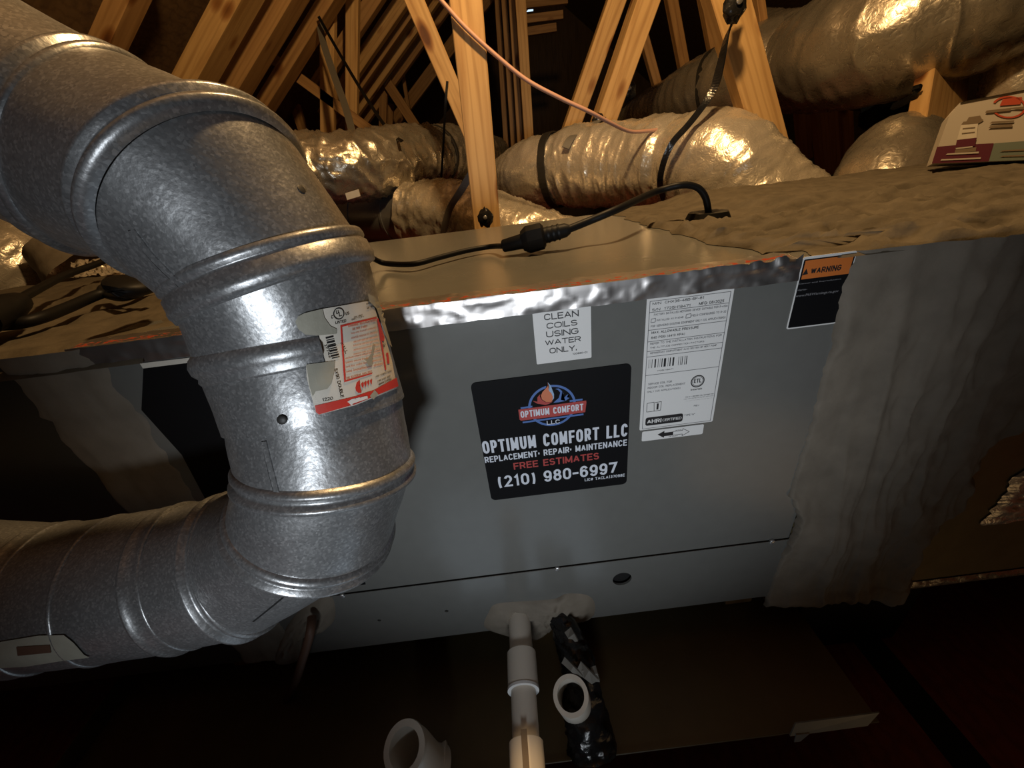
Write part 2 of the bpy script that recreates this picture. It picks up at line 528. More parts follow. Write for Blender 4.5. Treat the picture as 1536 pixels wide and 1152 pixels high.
# ------------------------------------------------------------------ the setting
def structure(o, label=None):
    o['kind'] = 'structure'
    if label:
        o['label'] = label
    return o
fl = empty('floor', W(0, 2, -0.75), 'dark reddish plywood attic floor with a black gap between its sheets', None)
fl['kind'] = 'structure'
MB().box(W(0.565, 0.10, -0.77), W(1.7, 7.0, -0.75)).build('plank', 'ply', fl)
MB().box(W(1.05, -1.2, -0.77), W(1.7, 0.098, -0.75)).build('plank', 'ply', fl)
for a, b in ((-3.2, -2.0), (-1.997, -0.80), (1.703, 2.9), (2.903, 4.1)):
    MB().box(W(a, -1.2, -0.77), W(b, 7.0, -0.75)).build('plank', 'ply', fl)
MB().box(W(-0.797, 0.10, -0.77), W(0.518, 7.0, -0.75)).build('plank', 'ply', fl)      # the access hatch is open in front of this sheet
MB().box(W(-0.797, -1.2, -0.77), W(-0.42, 0.098, -0.75)).build('plank', 'ply', fl)
MB().box(W(0.5185, 0.10, -0.77), W(0.5645, 7.0, -0.7495)).build('gap_strip', 'dark', fl, label='black strip between the plywood sheets')
PH = math.radians(38)
rd = Vector((math.cos(PH), 0, math.sin(PH)))
rn = Vector((-math.sin(PH), 0, math.cos(PH)))
pr2 = P(303, 62, Y=1.6)
base = pr2 + rn * 0.16
ridge_t = 2.55
a0, a1 = base - rd * 3.2, base + rd * ridge_t
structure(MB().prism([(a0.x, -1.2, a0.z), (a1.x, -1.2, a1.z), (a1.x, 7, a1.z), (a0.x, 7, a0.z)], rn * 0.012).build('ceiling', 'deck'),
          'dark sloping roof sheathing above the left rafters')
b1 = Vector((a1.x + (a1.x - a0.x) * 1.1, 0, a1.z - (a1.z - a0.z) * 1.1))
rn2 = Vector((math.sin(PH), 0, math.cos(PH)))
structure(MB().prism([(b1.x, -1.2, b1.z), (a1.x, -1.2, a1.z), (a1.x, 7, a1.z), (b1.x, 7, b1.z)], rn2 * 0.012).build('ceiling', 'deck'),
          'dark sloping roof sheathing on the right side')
gap = [P(786, 18, Y=6.99), P(800, 10, Y=6.99)]
gx0, gx1, gz0, gz1 = gap[0].x, gap[1].x, gap[0].z, gap[1].z
wb = MB()
for lo, hi in (((-3.3, 7.0, 0), (gx0, 7.03, 4.5)), ((gx1, 7.0, 0), (6, 7.03, 4.5)), ((gx0, 7.0, 0), (gx1, 7.03, gz0)), ((gx0, 7.0, gz1), (gx1, 7.03, 4.5))):
    wb.box(lo, hi)
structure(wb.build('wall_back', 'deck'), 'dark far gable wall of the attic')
m_, nt_, b_ = nodes('daylight_pane')
b_.inputs['Emission Color'].default_value = (0.6, 0.8, 1, 1)
b_.inputs['Emission Strength'].default_value = 1.2
MT['daylight'] = m_
structure(MB().box((gx0, 7.031, gz0), (gx1, 7.04, gz1)).build('window_1', 'daylight'), 'tiny bright vent slot in the far gable wall')

# ------------------------------------------------------------------ roof timbers
def beam(name, label, a, b, w_, th=0.038, mat='wood', cat='beam', group=None, bev=0.002):
    """A straight board from a to b; its wide face (w_) looks towards -Y, its thickness goes back."""
    a, b = Vector(a), Vector(b)
    L = (b - a).length
    z = (b - a).normalized()
    y = Vector((0, 1, 0))
    y = (y - z * y.dot(z)).normalized()
    x = y.cross(z)
    me = MB().box((-w_ / 2, 0, 0), (w_ / 2, th, L))
    ORG['__tmp'] = Vector((0, 0, 0))
    class _T: name = '__tmp'
    bm = bmesh.new()
    mesh = bpy.data.meshes.new(name)
    mesh.from_pydata([tuple(p) for p in me.v], [], me.f)
    mesh.materials.append(MT[mat])
    bm.from_mesh(mesh)
    bmesh.ops.recalc_face_normals(bm, faces=bm.faces)
    bmesh.ops.bevel(bm, geom=list(bm.edges), offset=bev, segments=1, affect='EDGES')
    bm.to_mesh(mesh); bm.free()
    o = bpy.data.objects.new(name, mesh)
    COL.objects.link(o)
    R = Matrix((x, y, z)).transposed().to_4x4()
    R.translation = a
    o.matrix_world = R
    tag(o, label, cat, group)
    return o
def pw(a, b, Y, wpx):                    # metres across for a board seen wpx wide half-way along
    q = P((a[0] + b[0]) / 2, (a[1] + b[1]) / 2, Y=Y) - EYE
    return wpx * q.dot(FW) / F
def B(name, label, a, b, Y, wpx, th=0.038, mat='wood', Y2=None, **kw):
    return beam(name, label, P(*a, Y=Y), P(*b, Y=Y2 or Y), pw(a, b, Y, wpx), th, mat, **kw)

B('truss_post', 'thick bright upright wooden post standing behind the middle of the grey cabinet', (693, -60), (734, 372), 1.10, 45)
B('truss_web', 'bright diagonal board with dark knots meeting the left side of the middle post', (600, -50), (712, 212), 1.45, 27)
B('truss_post', 'narrow upright board above the left foil duct, left one of a pair', (490, -60), (490, 215), 2.2, 21)
B('truss_post', 'narrow upright board above the left foil duct, right one of a pair', (528, -60), (526, 215), 2.3, 18)
B('truss_web', 'bright board leaning right above the right foil duct, left one of two', (946, -55), (825, 285), 1.75, 25, 0.06)
B('truss_web', 'broad bright board leaning right above the right foil duct, right one of two', (995, -60), (868, 300), 1.55, 32, 0.10)
B('truss_web', 'bright grained board leaning left between the right foil ducts', (1081, -60), (1172, 262), 1.18, 50, 0.045)
B('truss_post', 'wide knotty wooden board leaning behind the printed cardboard box', (1440, 40), (1410, 255), 1.34, 92, Y2=0.96)
def rafter(label, a, b, wpx, th, mat='wood2', ext=(0.5, 1.2), group=None):
    ra, rb = ray(*a), ray(*b)
    mid = (ra / ra.y + rb / rb.y) / 2
    c0 = (pr2 - EYE).dot(rn)
    Y = c0 / mid.dot(rn)
    mp = EYE + mid * Y
    L0, L1 = (mp - P(*b, Y=Y)).length, (mp - P(*a, Y=Y)).length
    return beam('rafter', label, mp - rd * (L0 + ext[0]), mp + rd * (L1 + ext[1]), pw(a, b, Y, wpx), th, mat, group=group)
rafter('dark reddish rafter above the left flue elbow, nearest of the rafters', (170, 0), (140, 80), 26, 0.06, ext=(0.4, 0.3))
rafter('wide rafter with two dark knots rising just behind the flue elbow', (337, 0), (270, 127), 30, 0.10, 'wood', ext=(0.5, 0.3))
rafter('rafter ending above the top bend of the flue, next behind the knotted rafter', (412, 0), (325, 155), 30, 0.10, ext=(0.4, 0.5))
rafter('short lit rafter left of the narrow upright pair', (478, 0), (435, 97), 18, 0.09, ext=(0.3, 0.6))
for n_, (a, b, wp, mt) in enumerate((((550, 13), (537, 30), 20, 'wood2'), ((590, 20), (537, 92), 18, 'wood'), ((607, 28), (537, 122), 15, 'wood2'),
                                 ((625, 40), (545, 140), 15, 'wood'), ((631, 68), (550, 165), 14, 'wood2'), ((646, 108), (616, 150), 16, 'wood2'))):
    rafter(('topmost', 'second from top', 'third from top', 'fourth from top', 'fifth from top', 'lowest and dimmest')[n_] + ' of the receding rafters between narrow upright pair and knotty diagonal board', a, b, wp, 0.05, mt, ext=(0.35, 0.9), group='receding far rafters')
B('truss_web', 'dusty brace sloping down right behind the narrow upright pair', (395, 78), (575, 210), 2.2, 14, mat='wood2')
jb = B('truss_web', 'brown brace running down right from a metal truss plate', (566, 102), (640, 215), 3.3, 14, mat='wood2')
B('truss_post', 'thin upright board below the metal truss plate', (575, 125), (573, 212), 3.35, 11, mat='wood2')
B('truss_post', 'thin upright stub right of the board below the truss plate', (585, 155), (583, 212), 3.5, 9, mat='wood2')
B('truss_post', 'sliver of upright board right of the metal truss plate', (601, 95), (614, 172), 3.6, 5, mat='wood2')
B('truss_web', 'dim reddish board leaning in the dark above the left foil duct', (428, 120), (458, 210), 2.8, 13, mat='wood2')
q = P(571, 112, Y=3.24)
pl = MB()
u_, v_ = (P(583, 118, Y=3.24) - q), (P(565, 122, Y=3.24) - q)
pl.prism([q - u_ - v_, q + u_ - v_, q + u_ + v_, q - u_ + v_], (0, 0.01, 0))
for i in range(4):
    for j in range(3):
        c_ = q + u_ * (-0.7 + i * 0.46) + v_ * (-0.6 + j * 0.6)
        pl.box(c_ - Vector((0.006, 0.006, 0.006)), c_ + Vector((0.006, 0, 0.006)))
tag(pl.build('truss_plate', 'plate'), 'pale metal truss plate joining far roof boards', 'plate')
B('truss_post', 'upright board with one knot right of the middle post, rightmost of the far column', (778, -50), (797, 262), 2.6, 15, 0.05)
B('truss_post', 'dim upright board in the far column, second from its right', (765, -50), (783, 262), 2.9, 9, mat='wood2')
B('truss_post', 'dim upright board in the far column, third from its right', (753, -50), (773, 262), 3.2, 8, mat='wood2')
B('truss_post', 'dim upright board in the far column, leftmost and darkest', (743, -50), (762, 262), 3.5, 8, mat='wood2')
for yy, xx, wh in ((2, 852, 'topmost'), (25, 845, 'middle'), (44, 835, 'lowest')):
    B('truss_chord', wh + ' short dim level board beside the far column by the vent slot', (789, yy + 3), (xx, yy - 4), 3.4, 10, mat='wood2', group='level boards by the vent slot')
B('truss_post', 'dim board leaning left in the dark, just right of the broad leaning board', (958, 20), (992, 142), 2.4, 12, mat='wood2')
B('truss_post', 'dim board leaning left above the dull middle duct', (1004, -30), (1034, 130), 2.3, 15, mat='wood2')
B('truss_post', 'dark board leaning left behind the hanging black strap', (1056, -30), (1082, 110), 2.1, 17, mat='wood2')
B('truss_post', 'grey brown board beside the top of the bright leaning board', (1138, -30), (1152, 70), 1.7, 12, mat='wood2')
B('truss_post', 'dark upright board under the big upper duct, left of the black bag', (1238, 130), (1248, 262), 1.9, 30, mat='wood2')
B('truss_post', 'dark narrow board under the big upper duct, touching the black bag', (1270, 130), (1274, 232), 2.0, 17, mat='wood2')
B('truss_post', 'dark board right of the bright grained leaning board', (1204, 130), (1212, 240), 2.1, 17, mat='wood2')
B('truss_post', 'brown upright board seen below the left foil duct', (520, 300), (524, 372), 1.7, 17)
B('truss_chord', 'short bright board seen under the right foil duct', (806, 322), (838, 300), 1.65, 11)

# ------------------------------------------------------------------ the grey coil cabinet
ZT, ZS, ZB, YB, XL, XR_ = -0.082, -0.4135, -0.5235, 0.82, -0.345, 0.305
cab = empty('coil_cabinet', W(0, 0.55, ZB), 'large grey sheet metal coil cabinet with foil tape and stickers on its front', 'cabinet')
def plate_xz(name, mat, parent, loop, holes, y0, y1, **kw):
    """A sheet in the plane Y with round holes cut through it."""
    bm = bmesh.new()
    edges = []
    for lp in [loop] + [[(cx + r * math.cos(2 * math.pi * k / 28), cz + r * math.sin(2 * math.pi * k / 28)) for k in range(28)] for cx, cz, r in holes]:
        vv = [bm.verts.new((x, 0, z)) for x, z in lp]
        edges += [bm.edges.new((vv[i], vv[(i + 1) % len(vv)])) for i in range(len(vv))]
    bmesh.ops.triangle_fill(bm, use_beauty=True, edges=edges)
    bm.verts.index_update()
    mb = MB()
    vs_ = [v.co.copy() for v in bm.verts]
    fs = [[v.index for v in f.verts] for f in bm.faces]
    n = len(vs_)
    mb.add([W(p.x, y0, p.z) for p in vs_] + [W(p.x, y1, p.z) for p in vs_], fs + [[i + n for i in reversed(f)] for f in fs]
           + [(e.verts[0].index, e.verts[1].index, e.verts[1].index + n, e.verts[0].index + n) for e in bm.edges if len(e.link_faces) == 1])
    bm.free()
    return mb.build(name, mat, parent, **kw)
MB().box(W(XL + .004, 0.306, ZB + .004), W(XR_ - .004, YB - .004, ZT - .004)).build('inner_shell', 'dark', cab)
MB().box(W(XL, 0.300, ZS + 0.0012), W(XR_, 0.3025, ZT)).build('front_panel', 'grey', cab, bevel=0.0009)
hx, hz = FP(933, 868)
holes = [(hx, hz, 0.0118), (*FP(569, 930), 0.0022), (*FP(670, 916), 0.0024)]
plate_xz('drain_panel', 'grey', cab, [(XL, ZB), (XR_, ZB), (XR_, ZS - 0.0008), (XL, ZS - 0.0008)], holes, 0.2995, 0.3022)
MB().box(W(XL, 0.2985, ZS - 0.0012), W(XR_, 0.2996, ZS + 0.0001)).build('panel_lip', 'grey', cab, bevel=0.0004)
MB().disc(W(hx, 0.3058, hz), (0, -1, 0), 0.0122, 0.001).build('knockout_plug', 'dark', cab)
MB().box(W(XL, 0.3026, ZT - 0.003), W(XR_, YB, ZT)).build('top_panel', 'grey', cab, bevel=0.001)
MB().box(W(XL, 0.3026, ZB), W(XL + .003, YB, ZT - 0.0031)).build('side_panel', 'grey', cab)
MB().box(W(XL + .0031, 0.3026, ZB), W(XR_, YB, ZB + .003)).build('bottom_panel', 'grey', cab)
MB().box(W(XL + .0031, YB - .003, ZB + .0031), W(XR_, YB, ZT - .0031)).build('back_panel', 'grey', cab)
for px, py in ((836, 852), (514, 892), (1157, 811)):
    x, z = FP(px, py)
    s = MB().disc(W(x, 0.2995, z), (0, -1, 0), 0.0034, 0.0026, 12)
    s.build('screw', 'steel', cab, smooth=True)
# aluminium tape folded over the front top edge
rows, uvs = [], []
nx = 300
for i in range(nx + 1):
    x = XL + (0.2385 - XL) * i / nx
    wild = max(0.0, (x - 0.13) / 0.10)
    row = []
    for j in range(17):
        t = j / 16
        if t < 0.5:
            y, z = 0.2990, ZT - 0.0158 + 0.0168 * (t / 0.5)
            nrm = (0, -1, 0.0)
        else:
            y, z = 0.2990 + (0.026 + 0.004 * nz(x * 9, 1, 0)) * ((t - 0.5) / 0.5), ZT + 0.0010
            nrm = (0, 0, 1)
        bend = math.exp(-((t - 0.5) / 0.05) ** 2)
        h = 0.0011 * fbm(x * 55, t * 3, 2) + 0.0022 * wild * ridge(x * 90 + t * 5, t * 2.5, 7) * (0.4 + bend)
        h = max(h, -0.0002) + 0.0004
        edge = (0.0008 * nz(x * 70, 3, 0)) if j == 0 else 0
        row.append(W(x, y + nrm[1] * h, z + nrm[2] * h + edge + (0.0006 * bend)))
        uvs.append((x, t))
    rows.append(row)
tp = MB().grid(rows); tp.uv = uvs
tp.build('foil_tape', 'tape', cab, smooth=True, label='crinkled aluminium tape with small red print', sharp=70)

def rounded(x0, z0, x1, z1, r=0.003, n=4):
    out = []
    for cx, cz, a in ((x1 - r, z1 - r, 0), (x0 + r, z1 - r, 90), (x0 + r, z0 + r, 180), (x1 - r, z0 + r, 270)):
        out += [(cx + r * math.cos(math.radians(a + 90 * k / n)), cz + r * math.sin(math.radians(a + 90 * k / n))) for k in range(n + 1)]
    return out
def slab(pts, y, t=0.0005):             # thin flat piece lying on a plane facing the room
    return MB().prism([W(x, y, z) for x, z in pts], (0, -t, 0))
def zo(ox, oy, k):                       # points measured on an enlarged view
    return lambda x, y: FP(ox + x / k, oy + y / k)
class Print:
    """Flat print of one colour lying on a face: letters, bars and polygons joined in one mesh."""
    def __init__(self, z, y):
        self.z, self.y, self.m, self.k = z, y, MB(), 0
    def text(self, s, a, b, bold=0.02, sp=1.0, rot=0):
        x0, z0 = self.z(*a); x1, z1 = self.z(*b)
        if all(c in GLYPH for c in s):
            vs_, fs = strokemesh(s, 0.12 + bold * 1.6, abs((x1 - x0) / (z1 - z0)))
        else:
            vs_, fs = textmesh(s, bold, sp)
        ly = strokemesh.layers if all(c in GLYPH for c in s) else [0] * len(vs_)
        self.m.add([W(x0 + u * (x1 - x0), self.y - 1.2e-5 * q_, z0 + v * (z1 - z0)) for (u, v), q_ in zip(vs_, ly)], fs)
    def bar(self, a, b):                 # lower left, upper right
        x0, z0 = self.z(*a); x1, z1 = self.z(*b)
        self.m.add([W(x0, self.y, z0), W(x1, self.y, z0), W(x1, self.y, z1), W(x0, self.y, z1)], [(0, 1, 2, 3)])
    def poly(self, pts):
        q_ = [self.z(*p) for p in pts]
        bm = bmesh.new()
        f = bm.faces.new([bm.verts.new((x, 0, z)) for x, z in q_])
        bmesh.ops.triangulate(bm, faces=[f])
        bm.verts.index_update()
        self.m.add([W(v.co.x, self.y, v.co.z) for v in bm.verts], [[v.index for v in f.verts] for f in bm.faces])
        bm.free()
    def line(self, a, b, t=0.0003):
        (x0, z0), (x1, z1) = self.z(*a), self.z(*b)
        d = Vector((x1 - x0, z1 - z0)).normalized() * t
        self.k = self.k % 5 + 1
        yy = self.y - 1.2e-5 * self.k
        self.m.add([W(x0 + d.y, yy, z0 - d.x), W(x1 + d.y, yy, z1 - d.x), W(x1 - d.y, yy, z1 + d.x), W(x0 - d.y, yy, z0 + d.x)], [(0, 1, 2, 3)])
    def ring(self, c, r, t, a0=0, a1=360, n=48):
        x, z = self.z(*c)
        rows = [[W(x + rr * math.cos(math.radians(a0 + (a1 - a0) * k / n)), self.y, z + rr * math.sin(math.radians(a0 + (a1 - a0) * k / n))) for rr in (r - t, r + t)] for k in range(n + 1)]
        self.m.grid(rows)
    def build(self, name, mat, parent, label=None):
        return self.m.build(name, mat, parent, label=label)

# sticker: CLEAN COILS USING WATER ONLY.
x0, z1 = FP(798, 465); x1, z0 = FP(887, 536)
st = slab(rounded(x0, z0, x1, z1 + 0.003, 0.001), 0.2998).build('coil_sticker', 'white', cab, label='white sticker reading CLEAN COILS USING WATER ONLY')
zc = zo(512, 384, 3.0)
p = Print(zc, 0.29915)
for s, a, b in (('CLEAN', (913, 289), (1067, 241)), ('COILS', (924, 327), (1061, 284)), ('USING', (922, 366), (1066, 321)),
                ('WATER', (917, 402), (1077, 358)), ('ONLY.', (937, 438), (1058, 398))):
    p.text(s, a, b, 0.022)
p.text('100880-01', (1040, 443), (1107, 427), 0.03)
p.build('lettering', 'ink', st)

# rating label
zl = zo(950, 430, 4.8)
x0, z1 = zl(95, 95); x1, z0 = zl(582, 968)
x1 = zl(715, 40)[0] + 0.0005
st = slab(rounded(x0, zl(45, 1033)[1], x1, z1 + 0.002, 0.0015), 0.2998).build('rating_label', 'white', cab, label='tall white rating label with barcode and serial numbers')
p = Print(zl, 0.29915)
p.text('M/N  CHX35-48B-6F-81', (135, 131), (508, 66), 0.015)
p.text('S/N  1725H18471', (131, 176), (410, 122), 0.015)
p.text('MFG: 08/2025', (468, 132), (652, 88), 0.015)
p.text('MAX. ALLOWABLE PRESSURE', (128, 339), (469, 279), 0.02)
p.text('640 PSIG (4413 KPA)', (125, 375), (369, 328), 0.02)
p.build('lettering', 'ink', st)
p = Print(zl, 0.29915)
bars = [(106, 8), (118, 4), (128, 10), (148, 18), (172, 10), (188, 4), (198, 14), (214, 26), (246, 4), (256, 16), (276, 22), (304, 8), (318, 12), (336, 4), (344, 14), (366, 4), (374, 16)]
for bx, bw in bars:
    yy = 585 - (bx - 106) * 0.105
    p.bar((bx, yy), (bx + bw * 0.8, yy - 62))
p.text('1725H18471', (168, 608), (286, 585), 0.01)
p.build('barcode', 'ink', st)
p = Print(zl, 0.29915)
# open book with an i
for a, b in (((97, 838), (147, 828)), ((147, 828), (147, 893)), ((147, 893), (93, 900)), ((93, 900), (97, 838)), ((152, 832), (200, 824)), ((200, 824), (193, 886)), ((193, 886), (147, 893))):
    p.line(a, b, 0.00022)
p.text('i', (163, 882), (182, 836), 0.05)
p.build('book_symbol', 'ink', st)
p = Print(zl, 0.29915)
p.ring((460, 678), 0.0058, 0.0005)
p.ring((460, 678), 0.0047, 0.0002)
p.text('ETL', (432, 692), (488, 656), 0.03)
p.text('Intertek', (410, 746), (495, 722), 0.015)
p.build('round_mark', 'ink', st)
p = Print(zl, 0.29915)
x0_, z0_ = zl(83, 1000); x1_, z1_ = zl(357, 908)
p.m.add([W(x, 0.29915, z) for x, z in rounded(x0_, z0_, x1_, z1_, 0.0022)], [tuple(range(20))])
p.build('oval_mark', 'ink', st)
p = Print(zl, 0.2989)
p.text('AHRI', (95, 983), (200, 942), 0.06)
p.text('CERTIFIED', (206, 966), (344, 930), 0.02)
p.build('mark_lettering', 'white', st, label='white letters on a black oval mark')
p = Print(zl, 0.29910)
for s, a, b in (('FACTORY INSTALLED METERING DEVICE SUITABLE FOR R-410A', (145, 208), (677, 127)), ('INSTALLED AS R-454B', (165, 247), (358, 210)),
                ('FIELD CONFIGURED TO R-32', (415, 214), (666, 168)), ('FOR SERVICING EXISTING EQUIPMENT ONLY (US APPLICATIONS)', (123, 292), (661, 210)),
                ('REFER TO THE INSTALLATION INSTRUCTIONS FOR', (118, 417), (634, 339)), ('THE ALTITUDE CORRECTION FACTORS.', (116, 445), (510, 385)),
                ('REFRIGERANT COMPARTMENT ALSO SECTION OF HEAT PUMP', (118, 484), (598, 412)), ('SERVICE COIL FOR', (104, 707), (276, 672)),
                ('INDOOR COIL REPLACEMENT', (100, 734), (372, 687)), ('ONLY (US APPLICATIONS)', (97, 762), (337, 720)),
                ('THIS IS A CERTIFIED COIL SUITABLE FOR', (370, 797), (575, 764)), ('USE WITH LISTED OUTDOOR UNITS ONLY', (360, 810), (580, 778)),
                ('IN MATCHED SYSTEMS', (375, 822), (565, 796)), ('REV', (432, 860), (472, 845)), ('TYPE "A"', (362, 930), (440, 908))):
    p.text(s, a, b, 0.012)
for a, b in (((127, 232), (158, 225)), ((158, 225), (155, 252)), ((155, 252), (124, 258)), ((124, 258), (127, 232)),
             ((378, 198), (412, 192)), ((412, 192), (408, 220)), ((408, 220), (374, 225)), ((374, 225), (378, 198))):
    p.line(a, b, 0.00022)
fx0, fz1 = zl(118, 105); fx1 = zl(693, 70)[0]; fz0 = zl(75, 1020)[1]
for zz in (fz1, zl(118, 185)[1], zl(112, 312)[1], zl(108, 395)[1], zl(105, 465)[1], zl(100, 505)[1], zl(94, 637)[1], fz0):
    p.m.add([W(fx0, .29910, zz - .00022), W(fx1, .29910, zz - .00022), W(fx1, .29910, zz + .00022), W(fx0, .29910, zz + .00022)], [(0, 1, 2, 3)])
for xx in (fx0, fx1):
    p.m.add([W(xx - .00025, .29910, fz0), W(xx + .00025, .29910, fz0), W(xx + .00025, .29910, fz1), W(xx - .00025, .29910, fz1)], [(0, 1, 2, 3)])
p.build('fine_print', 'greyink', st)
# arrow sticker
x0, z1 = zl(62, 1042); x1, z0 = zl(498, 1060)
z0 = zl(58, 1112)[1]
st = slab(rounded(x0, z0, zl(506, 992)[0], z1, 0.0015), 0.2998).build('arrow_sticker', 'white', cab, label='small white sticker with a black and white double arrow')
p = Print(zl, 0.29915)
p.poly([(172, 1062), (222, 1035), (220, 1049), (285, 1040), (283, 1066), (219, 1073), (217, 1084)])
for a, b in (((285, 1040), (352, 1031)), ((352, 1031), (354, 1018)), ((354, 1018), (400, 1040)), ((400, 1040), (347, 1070)), ((347, 1070), (350, 1057)), ((350, 1057), (283, 1066))):
    p.line(a, b, 0.00022)
p.build('double_arrow', 'ink', st)
p = Print(zl, 0.29915)
p.text('AIR FLOW', (250, 1080), (318, 1066), 0.02); p.text('AIR FLOW', (300, 1034), (345, 1024), 0.02)
p.build('lettering', 'ink', st)
# warning sticker, half buried under the mastic
zw = zo(1160, 370, 8.2286)
x0, z1 = zw(330, 195); x1, z0 = zw(740, 925)
z0 = zw(150, 1020)[1]
x0 = zw(150, 1020)[0]
st = slab(rounded(x0, z0, x1 + .002, z1 + 0.004, 0.002), 0.2998).build('warning_sticker', 'white', cab, label='black warning sticker with orange WARNING band, partly buried')
slab(rounded(x0 + .0012, z0 + .0012, x1 + .0012, z1 + .002, 0.001), 0.29929, 0.0001).build('black_field', 'signblack', st)
p = Print(zw, 0.29912)
ox0, oz0 = zw(318, 405); ox1, oz1 = zw(800, 180)
p.m.add([W(x, .29912, z) for x, z in ((ox0 + .001, oz0), (x1, oz0), (x1, z1 + .001), (ox0 + .001, z1 + .001))], [(0, 1, 2, 3)])
p.build('warning_band', 'orange', st)
p = Print(zw, 0.29906)
p.poly([(343, 352), (417, 335), (400, 268)])
p.text('WARNING', (445, 335), (840, 215), 0.05)
p.build('warning_lettering', 'ink', st)
p = Print(zw, 0.29906)
p.text('Cancer and Reproductive', (300, 470), (830, 385), 0.03)
p.text('Harm-', (275, 548), (412, 508), 0.03)
p.text('www.P65Warnings.ca.gov', (260, 630), (800, 525), 0.03)
p.build('lettering', 'greyink', st)
# black sheet with the flue's shadow put into its colour, pale top edge
x0, z1 = FP(213, 545); x1, z0 = 0, 0
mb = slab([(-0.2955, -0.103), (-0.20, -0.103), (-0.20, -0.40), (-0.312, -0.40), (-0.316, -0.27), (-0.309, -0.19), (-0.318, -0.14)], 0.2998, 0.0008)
bs = mb.build('black_shadow_sheet', 'signblack', cab, label='black sheet with the flue shadow painted in, beside the mastic joint')
slab([(-0.2955, -0.103), (-0.20, -0.103), (-0.20, -0.0995), (-0.2955, -0.0985)], 0.2996, 0.001).build('sheet_edge', 'cream', bs)
# putty around the drain outlet
def blob_patch(name, mat, parent, outline, y0, hmax, seed, n=40, label=None, sc=60):
    """A smeared lump of putty on the front plane inside a polygon outline."""
    cx = sum(p[0] for p in outline) / len(outline); cz = sum(p[1] for p in outline) / len(outline)
    pts = []
    m = len(outline)
    for i in range(m):
        p0, p1, p2, p3 = (Vector(outline[(i + k - 1) % m]) for k in range(4))
        for k in range(6):
            t = k / 6
            pts.append(0.5 * ((2 * p1) + (p2 - p0) * t + (2 * p0 - 5 * p1 + 4 * p2 - p3) * t * t + (3 * p1 - p0 - 3 * p2 + p3) * t ** 3))
    rows = []
    for k in range(13):
        s = 1 - k / 12
        rows.append([W(cx + (q.x - cx) * s, y0 - hmax * (1 - s ** 3) * (0.75 + 0.6 * fbm(q.x * sc * s + seed, q.y * sc * s, seed)) - (0 if k == 0 else 0.0012), cz + (q.y - cz) * s) for q in pts])
    return MB().grid(rows, True).build(name, mat, parent, smooth=True, label=label, sharp=80)
blob_patch('putty_seal', 'mastic', cab, [FP(*q) for q in ((727, 940), (733, 918), (745, 905), (790, 901), (830, 898), (850, 890), (880, 892), (892, 905), (888, 925), (862, 930), (835, 936), (815, 952), (790, 960), (755, 952))], 0.2995, 0.012, 3, label='grey putty smeared around the drain outlet')
blob_patch('putty_seal', 'mastic', cab, [FP(*q) for q in ((412, 990), (425, 950), (450, 915), (490, 890), (503, 910), (498, 935), (470, 950), (452, 985), (430, 996))], 0.2995, 0.009, 9)

# ------------------------------------------------------------------ dark furnace cabinet on the left
fur = empty('furnace_cabinet', W(-0.8, 0.55, ZB), 'black furnace cabinet running out of frame behind the flue pipe', 'cabinet')
MB().box(W(-1.5, 0.302, ZB - .005), W(XL - .002, YB, ZT - 0.006)).build('body', 'furnace', fur, bevel=0.002)
rows = []
for i in range(121):
    x = -1.5 + (1.5 - 0.29) * i / 120
    row = []
    for j in range(41):
        y = 0.297 + 0.50 * j / 40
        h = 0.004 + 0.010 * max(0, fbm(x * 5, y * 16, 1.5)) + 0.004 * fbm(x * 18, y * 40, 4)
        if j == 0:
            h = -0.012
        elif j == 1:
            h = -0.001
        row.append(W(x, y - (0.002 if j < 2 else 0), ZT - 0.004 + max(h, -0.012) - (0.004 if x > XL else 0) + (0.0045 if x > XL else 0)))
    rows.append(row)
MB().grid(rows).build('mastic_top', 'shademastic', fur, smooth=True, label='brownish mastic spread over the furnace top', sharp=80)
rows = []
for j in range(91):
    z = ZT + 0.001 - (0.445) * j / 90
    xl = -0.398 + 0.012 * fbm(z * 14, 3, 1) - (0.01 if j < 12 else 0)
    xr = -0.3215 + 0.012 * fbm(z * 22, 9, 2)
    row = []
    for i in range(25):
        t = i / 24
        x = xl + (xr - xl) * t
        e = math.sin(math.pi * t) ** 0.35
        h = e * (0.003 + 0.002 * fbm(x * 60, z * 22, 5) + 0.003 * max(0, fbm(x * 30, z * 12, 8)))
        row.append(W(x, 0.3005 - h if 0 < i < 24 else 0.3015, z))
    rows.append(row)
MB().grid(rows).build('mastic_joint', 'mastic', fur, smooth=True, label='grey mastic band over the vertical joint', sharp=80)

